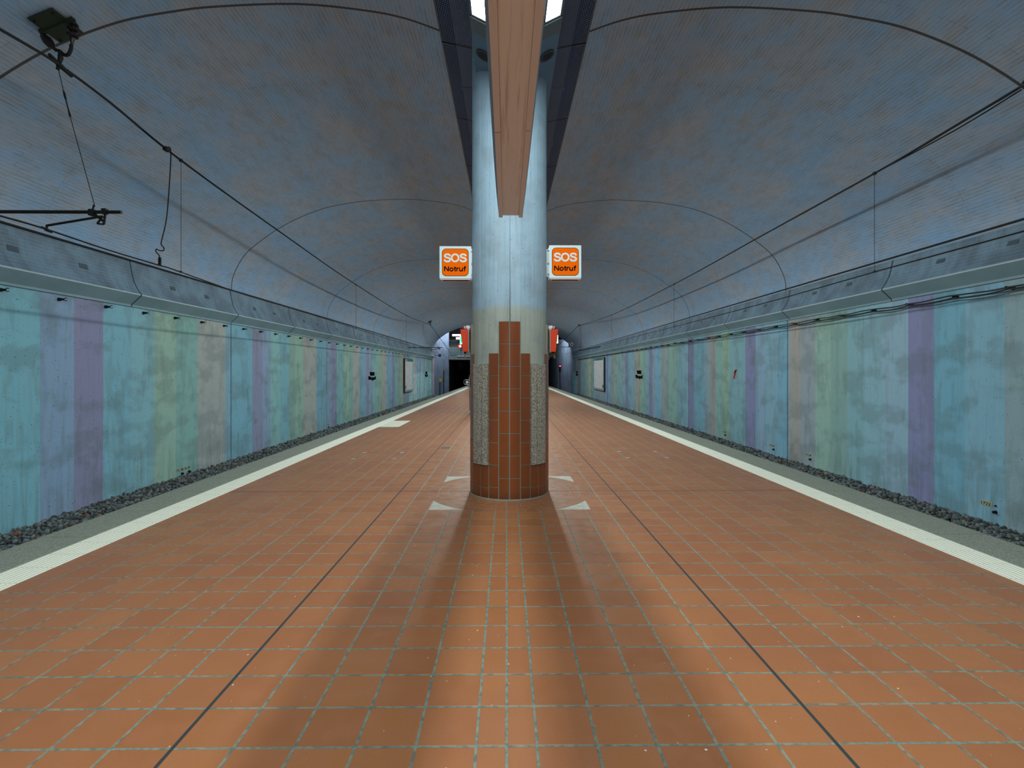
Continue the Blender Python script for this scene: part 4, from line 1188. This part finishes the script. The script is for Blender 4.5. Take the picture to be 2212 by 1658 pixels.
# litter on the ballast
b = B(); c = W(2196,1157,7.55); 
pp = [P(2185,1150,c.y), P(2192,1150,c.y-.05), P(2212,1163,c.y-.28), P(2206,1170,c.y-.30), P(2184,1156,c.y-.03)]
t_ = [Vector((7.52,7.32,-.88)), Vector((7.60,7.30,-.86)), Vector((7.56,7.12,-.87)), Vector((7.52,6.98,-.85)), Vector((7.44,6.99,-.87)), Vector((7.46,7.15,-.89))]
b.poly([p for p in t_]); b.poly([p+Vector((0,0,-.004)) for p in t_][::-1])
tag(b.build('paper_scrap', M_WHITE, fix=False), 'crumpled white paper scrap on the ballast at the right frame edge', 'litter')
def leaves(name, side, n, label):
    b = B()
    for _ in range(n):
        y = 6.5+rng.random()**1.5*22
        x = (XL+.08+.45*rng.random()) if side < 0 else (XR-.08-.45*rng.random())
        a = rng.random()*6.28; s = .02+.02*rng.random(); z = -.868+.012*rng.random()
        ca, sa = math.cos(a), math.sin(a)
        b.poly([(x+ca*s*1.4, y+sa*s*1.4, z+.012), (x-sa*s*.6, y+ca*s*.6, z), (x-ca*s*1.4, y-sa*s*1.4, z+.006), (x+sa*s*.6, y-ca*s*.6, z)])
    q = plain('dry_leaf', (112,80,56), .8, var=.4, vscale=6)
    return tag(b.build(name, q, fix=False), label, 'leaves', kind='stuff')
leaves('dry_leaves', -1, 60, 'dry brown leaves scattered over the left ballast')
leaves('dry_leaves', 1, 70, 'dry brown leaves scattered over the right ballast')

# ------------------------------------------------------------------ floor hatches and drain
def hatch(p, label):
    a, b_, c, d = [F(u,v) for u,v in p]      # near-left, near-right, far-right, far-left
    x0 = (a.x+d.x)/2; x1 = (b_.x+c.x)/2; y0 = (a.y+b_.y)/2; y1 = (c.y+d.y)/2
    t = thing('floor_hatch', label, 'floor hatch', ((x0+x1)/2, (y0+y1)/2, 0))
    b = B()
    for lo, hi in (((x0,y0),(x0+.018,y1)),((x1-.018,y0),(x1,y1))): b.box((lo[0],lo[1],-.01),(hi[0],hi[1],.0025))
    b.box((x0,y0,-.01),(x1,y0+.008,.0018)); b.box((x0,y1-.008,-.01),(x1,y1,.0018)); b.build('frame', M_STEEL, t)
    for cx, cy in ((x0,y0),(x1-.07,y0),(x0,y1-.025),(x1-.07,y1-.025)):
        b = B(); b.box((cx,cy,-.01),(cx+.07,cy+.025,.0032)); b.build('corner_bracket', M_WHITE, t)
hatch(((758,991),(854,991),(874,976.8),(784.5,976.8)), 'tiled floor hatch with thin metal frame left of the column')
hatch(((1354.6,989),(1445,988.5),(1418,974.8),(1330,974.8)), 'tiled floor hatch with thin metal frame right of the column')
a = F(948,968.5); c = F(967,964.8)
t = thing('floor_drain', 'small slotted metal drain in the floor left of the column', 'drain', (a.x, a.y, 0))
x0, y0, y1 = a.x+.03, F(955,968.5).y, F(955,964.8).y; x1 = x0+.19; y1 = y0+.19
b = B(); b.box((x0-.008,y0-.008,-.02),(x1+.008,y1+.008,.002)); b.build('frame', M_STEEL, t)
b = B(); b.box((x0,y0,-.02),(x1,y1,.0024)); b.build('pit', M_BLACK, t)
b = B()
for k in range(9): b.box((x0+.003+k*.0215,y0,-.01),(x0+.012+k*.0215,y1,.0034))
b.build('slats', M_STEEL, t)

# ------------------------------------------------------------------ far end: curved walls, tunnel mouths, footbridge
M_ENDW = concrete('end_wall_concrete', (128,146,172), (96,106,128), True, s=1.0)
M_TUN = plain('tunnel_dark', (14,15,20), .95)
def curved(name, pts, z0, z1, mat):
    b = B()
    for a, c in zip(pts, pts[1:]): b.quad((a[0],a[1],z0),(c[0],c[1],z0),(c[0],c[1],z1),(a[0],a[1],z1))
    return struct(b.build(name, mat, fix=False, smooth=True))
curved('wall_left', [(XL-.012,51.6),(XL-.01,53.2),(-7.5,54.2),(-7.36,55),(-7.1,55.8),(-6.8,56.5),(-6.45,57)], -1.2, 7, M_ENDW)
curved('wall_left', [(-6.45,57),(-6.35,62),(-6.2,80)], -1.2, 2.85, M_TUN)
curved('wall_right', [(XR+.012,57.5),(XR+.01,59.7),(7.68,61.5),(7.5,63.5),(7.2,66),(6.9,69),(6.7,74),(6.6,80)], -1.2, 7, M_ENDW)
b = B(); b.box((-3.9,58.02,-1.2),(4.3,58.6,2.85)); struct(b.build('wall_back', concrete('end_block', (112,104,124), (84,80,98))))
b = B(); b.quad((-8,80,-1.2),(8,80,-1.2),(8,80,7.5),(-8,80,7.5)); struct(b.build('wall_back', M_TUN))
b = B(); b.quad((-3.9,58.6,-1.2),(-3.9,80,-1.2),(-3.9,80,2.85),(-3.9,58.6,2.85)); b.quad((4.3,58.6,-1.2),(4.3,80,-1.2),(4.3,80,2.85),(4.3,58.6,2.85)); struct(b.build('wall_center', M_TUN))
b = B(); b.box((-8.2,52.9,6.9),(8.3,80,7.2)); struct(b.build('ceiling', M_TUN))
b = B(); b.quad((-8.2,Y_FAR,5.6),(8.3,Y_FAR,5.6),(8.3,Y_FAR,7),(-8.2,Y_FAR,7)); 
fb = thing('footbridge', 'concrete footbridge with glass balustrade over the far left tunnel mouth', 'footbridge', (-1,57,2.85))
b = B(); b.box((-6.45,56.8,2.88),(4.8,66,3.28)); b.build('deck', concrete('deck_concrete', (110,120,126), (84,92,98), False), fb)
b = B(); b.box((-5.5,56.74,3.20),(4.8,56.82,3.34)); b.build('deck_edge', plain('deck_edge_grey', (150,156,150)), fb)
qg = NT('balustrade_glass'); qg.out((.45,.62,.66), .08); qg.b.inputs['Transmission Weight'].default_value = .85; qg.b.inputs['IOR'].default_value = 1.2
for k in range(6):
    b = B(); x0 = -6.4+k*1.86; b.box((x0+.02,56.86,3.34),(x0+1.82,56.885,4.28)); b.build('glass_panel', qg.m, fb)
    b = B(); b.box((x0-.02,56.84,3.28),(x0+.02,56.90,4.3)); b.build('post', M_STEEL, fb)
b = B(); b.tube([(-6.42,56.87,4.31),(4.8,56.87,4.31)], .025, 8); b.build('handrail', plain('handrail_dark', (60,40,34), .5), fb, True)
# mezzanine back wall
q = NT('mezzanine_stripes'); x_,y_,z_ = q.sep(q.co()); fz = q.M('FRACT', q.M('DIVIDE', z_, .62))
cc = q.mix(q.M('LESS_THAN', fz, .35), lin((120,116,100)), lin((44,92,150)))
cc = q.mix(q.M('MULTIPLY', q.M('GREATER_THAN', fz, .7), .6), cc, lin((70,66,58)))
b = B(); b.box((-7.4,62.0,3.28),(-5.45,62.1,5.45)); struct(b.build('wall_mezzanine', q.out(cc, .6)))
q = NT('mezzanine_panels'); x_,y_,z_ = q.sep(q.co()); st = q.noise(q.map(q.co(), (6,1,.2)), 1, 3)
b = B(); b.box((-5.4,62.0,3.28),(6.2,62.1,5.45)); struct(b.build('wall_mezzanine', q.out(q.mix(q.rng(st,.4,.6), lin((150,148,112)), lin((112,112,86))), .6)))
b = B(); b.box((-8.0,61.9,5.45),(8,62.2,6.9)); struct(b.build('wall_mezzanine', plain('mezz_dark', (24,28,40))))
M_TUBE = emis('mezzanine_tube', (.92,1,1), 1.1); M_FILL = emis('added_end_fill', (.9,.97,1), 26.0)
for (u0,v0,u1,v1,Y,lab) in ((977,721.5,995,725.5,57.6,'upper white lamp under the footbridge hall ceiling'),(985,728,996,732.5,60.5,'bright white lamp behind the exit sign on the footbridge')):
    a = P(u0,v0,Y); c = P(u1,v1,Y); t = thing('hall_or_fill_lamp', lab, 'lamp', ((a.x+c.x)/2, Y, c.z))
    b = B(); b.box((a.x,Y,c.z),(c.x,Y+.25,a.z)); b.build('tube', M_TUBE, t)
    b = B(); b.box((a.x+.1,Y+.1,a.z),(a.x+.12,Y+.12,6.89)); b.box((c.x-.1,Y+.1,a.z),(c.x-.08,Y+.12,6.89)); b.build('rods', M_DARK, t)
for (x, y, z, wd, lab) in ((-5.9,55.3,6.70,1.6,'unseen added fill light above the far left end of the station'),(5.4,63.4,6.70,2.0,'unseen added fill light above the far right end of the station')):
    b = B(); b.box((x-wd/2,y-.5,z),(x+wd/2,y+.5,z+.15)); tag(b.build('hall_or_fill_lamp', M_FILL), lab, 'lamp')  # glowing panels added out of view to brighten the far end walls
M_EXG = plain('exit_green', (0,190,120), .4, emit=1.3, var=.02); M_EXW = plain('exit_white', (235,250,250), .4, emit=1.4, var=.02)
for (u0,u1,v0,v1,lab) in ((993.5,1004,724.5,743,'green and white lit exit sign left of the column above the footbridge'),(1194,1205.5,723.5,741,'green and white lit exit sign right of the column')):
    Y = 50.5; a = P(u0,v0,Y); c = P(u1,v1,Y)
    t = thing('exit_sign', lab, 'exit sign', (a.x,Y,c.z))
    b = B(); b.box((a.x,Y,c.z),(c.x,Y+.12,a.z)); b.build('housing', M_EXW, t)
    b = B(); b.box((a.x+.04,Y-.01,c.z+.07),(c.x-.05,Y,a.z-.05)); b.build('green_field', M_EXG, t)
    b = B(); cx = (a.x+c.x)/2+.05; b.tube([(cx-.05,Y-.02,a.z-.28),(cx,Y-.02,a.z-.5),(cx+.1,Y-.02,c.z+.1)], [.05,.06,.03], 6); b.tube([(cx,Y-.02,a.z-.5),(cx-.12,Y-.02,c.z+.15)], .03, 6); b.build('running_figure', M_EXW, t)
    b = B()
    for xx in (a.x+.08, c.x-.08): b.bar((xx,Y+.06,a.z), (xx,Y+.06,zv(xx)+.05), .02, .02)
    b.build('hanger_rod', M_STEEL, t)
a = P(993,747.5,56.66); t = thing('round_sign', 'small round red and white sign in front of the footbridge glass', 'sign', a)
b = B(); b.tube([a, a+Vector((0,.03,0))], .21, 20); b.build('red_disc', M_RED, t)
b = B(); b.tube([a+Vector((.06,-.01,0)), a+Vector((.06,0.0,0))], .11, 16); b.build('white_disc', M_EXW, t)
b = B(); b.bar(a+Vector((0,.05,0)), Vector((a.x,56.71,3.25)), .05, .05); b.build('post', M_STEEL, t)
# blue plate, mast with yellow box, lamp post on the left
a = P(950,767.5,52.2); a.x = max(a.x, XL+.05)
t = thing('blue_plate', 'small blue plate on a bracket at the far end of the left wall', 'sign', a)
b = B(); b.box(a-Vector((.13,.02,.13)), a+Vector((.13,.02,.13))); b.build('plate', plain('plate_blue', (16,38,120), .4), t)
b = B(); b.bar(a+Vector((0,.02,0)), Vector((XL-.02,a.y+.02,a.z)), .04, .04); b.build('bracket', M_DARK, t)
b = B(); c = a+Vector((0,-.025,0)); b.bar(c-Vector((.04,0,.07)), c+Vector((-.04,0,.07)), .03, .01); b.bar(c+Vector((.05,0,-.07)), c+Vector((.05,0,.07)), .03, .01); b.build('white_marks', M_WHITE, t)
Y = 50.6; a = P(952,821,Y); t = thing('track_post', 'black post with yellow box at the far end of the left track', 'post', (a.x,Y,-.95))
b = B(); b.tube([(a.x-.08,Y,-.96),(a.x-.08,Y,a.z+.05)], .05, 8); b.build('post', M_DARK, t)
b = B(); b.box((a.x-.12,Y-.1,a.z-.15),(a.x+.12,Y+.1,a.z+.18)); b.build('yellow_box', plain('box_yellow', (214,170,30), .5), t)
Y = 53.0; a = P(958.5,797,Y); t = thing('track_lamp', 'black post with a round lamp head beyond the left wall', 'post', (a.x,Y,-.95))
b = B(); b.tube([(a.x,Y,-.96),(a.x,Y,a.z)], .05, 8); b.build('post', M_DARK, t)
b = B(); b.tube([(a.x,Y-.12,a.z-.05),(a.x,Y,a.z-.05),(a.x,Y+.1,a.z-.05)], [.12,.13,.05], 12); b.build('lamp_head', M_STEEL, t, True)
# signal on the right
Y = 60.0; a = P(1209.5,790,Y); t = thing('track_signal', 'black signal mast with glowing red light beyond the right platform edge', 'signal', (a.x,Y,-.95))
b = B(); b.tube([(a.x,Y,-.96),(a.x,Y,a.z+.1)], .05, 8); b.build('mast', M_DARK, t)
b = B(); b.box((a.x-.12,Y-.12,a.z-.75),(a.x+.1,Y-.02,a.z+.2)); b.build('head', M_DARK, t)
b = B(); b.tube([(a.x,Y-.16,a.z),(a.x,Y-.12,a.z)], .075, 14); b.build('red_light', emis('signal_red', (1,.03,.05), 8.0), t)
b = B()
for k in range(6): zz = a.z-1.6-k*.17; b.box((a.x-.11,Y-.08,zz),(a.x-.04,Y-.05,zz+.07))
b.build('ladder_rungs', M_STEEL, t)
# camera unit on the right
Y = 52.5; a = P(1228,738,Y); c = P(1239,748.5,Y)
t = thing('surveillance_camera', 'white dome camera on a horizontal bar at the far right end', 'camera', ((a.x+c.x)/2,Y,c.z))
b = B(); b.box((a.x,Y+.1,c.z),(c.x,Y+.14,a.z)); b.box((a.x,Y-.1,c.z),(a.x+.08,Y+.14,a.z)); b.build('housing', plain('cam_box', (140,144,140), .5), t)
b = B(); cc_ = Vector(((a.x+c.x)/2+.08, Y, (a.z+c.z)/2)); b.tube([cc_+Vector((0,.1,0)),cc_,cc_-Vector((0,.1,0)),cc_-Vector((0,.15,0))], [.18,.19,.15,.05], 16); b.build('dome', M_WHITE, t, True)
b = B(); b.tube([cc_-Vector((0.03,.16,0)),cc_-Vector((.03,.13,0))], .08, 12); b.build('lens', M_SIGNK, t)
b = B(); b.tube([Vector((P(1200,748,Y).x,Y,c.z-.03)), Vector((XR,Y,c.z-.03))], .035, 8); b.build('mounting_bar', M_STEEL, t)

# ------------------------------------------------------------------ person waiting behind the column
def person():
    ox, oy = -1.16, 18.3
    t = thing('person', 'person in mauve trousers and dark red top, mostly hidden behind the column', 'person', (ox, oy, 0))
    def skinned(name, verts, edges, mat, sub=2):
        me = bpy.data.meshes.new(name); me.from_pydata([v[0] for v in verts], edges, []); o = bpy.data.objects.new(name, me); COL.objects.link(o)
        m = o.modifiers.new('skin', 'SKIN'); 
        for i, v in enumerate(verts):
            r = v[1]; me.skin_vertices[0].data[i].radius = r if isinstance(r, tuple) else (r, r)
        me.skin_vertices[0].data[0].use_root = True
        s = o.modifiers.new('sub', 'SUBSURF'); s.levels = sub; s.render_levels = sub
        me.materials.append(mat); o.parent = t; return o
    skin = plain('skin_tone', (196,150,128), .55, var=.05); top = plain('dark_red_top', (92,28,34), .8); tr = plain('mauve_trousers', (150,104,138), .8); hair = plain('dark_hair', (40,30,26), .8); shoe = plain('dark_shoe', (40,40,46), .6)
    V = [((0,0,.95),(.13,.10)),((0,0,1.12),(.12,.09)),((0,0,1.32),(.15,.10)),((0,0,1.42),(.11,.08)),((0,0,1.48),(.05,.05)),((0,-.01,1.54),(.055,.06)),((0,-.015,1.62),(.075,.09)),((0,-.01,1.70),(.06,.075)),
         ((-.10,0,.86),(.085,.085)),((-.115,-.01,.48),(.055,.055)),((-.12,.02,.10),(.038,.04)),((-.125,-.10,.03),(.035,.028)),
         ((.10,0,.86),(.085,.085)),((.11,-.01,.48),(.055,.055)),((.11,.02,.10),(.038,.04)),((.115,-.10,.03),(.035,.028)),
         ((-.17,0,1.38),(.05,.05)),((-.135,.0,1.10),(.04,.04)),((-.07,-.14,.98),(.03,.03)),((-.03,-.2,.99),(.025,.015)),
         ((.17,0,1.38),(.05,.05)),((.135,.0,1.10),(.04,.04)),((.07,-.14,.98),(.03,.03)),((.03,-.2,.99),(.025,.015))]
    E = [(0,1),(1,2),(2,3),(3,4),(4,5),(5,6),(6,7),(0,8),(8,9),(9,10),(10,11),(0,12),(12,13),(13,14),(14,15),(3,16),(16,17),(17,18),(18,19),(3,20),(20,21),(21,22),(22,23)]
    skinned('body', V, E, skin)
    g = .012
    skinned('top', [((0,0,.93),(.15,.12)),((0,0,1.12),(.135,.105)),((0,0,1.32),(.165,.115)),((0,0,1.43),(.12,.09)),((-.175,0,1.38),(.062,.062)),((-.14,0,1.10),(.052,.052)),((-.08,-.12,.99),(.042,.042)),((.175,0,1.38),(.062,.062)),((.14,0,1.10),(.052,.052)),((.08,-.12,.99),(.042,.042))],
            [(0,1),(1,2),(2,3),(3,4),(4,5),(5,6),(3,7),(7,8),(8,9)], top)
    skinned('trousers', [((0,0,.95),(.145,.115)),((-.10,0,.84),(.10,.10)),((-.115,-.01,.48),(.075,.075)),((-.12,.02,.12),(.062,.065)),((.10,0,.84),(.10,.10)),((.11,-.01,.48),(.075,.075)),((.11,.02,.12),(.062,.065))], [(0,1),(1,2),(2,3),(0,4),(4,5),(5,6)], tr)
    for s in (-1,1):
        skinned('shoe', [((s*.12,.05,.045),(.042,.045)),((s*.122,-.04,.045),(.045,.045)),((s*.128,-.15,.035),(.042,.033))], [(0,1),(1,2)], shoe, 1)
        for k in range(4): skinned('finger', [((s*(.02+.004*k),-.205,.975+.014*k),(.009,.009)),((s*(.0+.004*k),-.235,.975+.014*k),(.008,.008))], [(0,1)], skin, 1)
        skinned('thumb', [((s*.03,-.2,1.02),(.010,.010)),((s*.015,-.225,1.03),(.009,.009))], [(0,1)], skin, 1)
        b = B(); b.tube([Vector((ox+s*.028,oy-.10,1.635)),Vector((ox+s*.028,oy-.115,1.635))], .008, 8); b.build('eye', M_SIGNK, t)
    skinned('hair', [((0,.02,1.66),(.085,.095)),((0,.03,1.70),(.085,.09)),((0,.05,1.58),(.07,.06))], [(0,1),(0,2)], hair)
    b = B(); b.tube([Vector((ox,oy-.10,1.625)),Vector((ox,oy-.125,1.60))],[.008,.012],8); b.build('nose', skin, t, True)
    b = B(); b.box((ox-.022,oy-.108,1.568),(ox+.022,oy-.10,1.576)); b.build('mouth', plain('lips',(150,84,80),.6), t)
person()

# room behind the camera
b = B(); b.quad((-8,Y_NEAR,-1.2),(8,Y_NEAR,-1.2),(8,Y_NEAR,7.2),(-8,Y_NEAR,7.2)); struct(b.build('wall_front', M_ENDW))
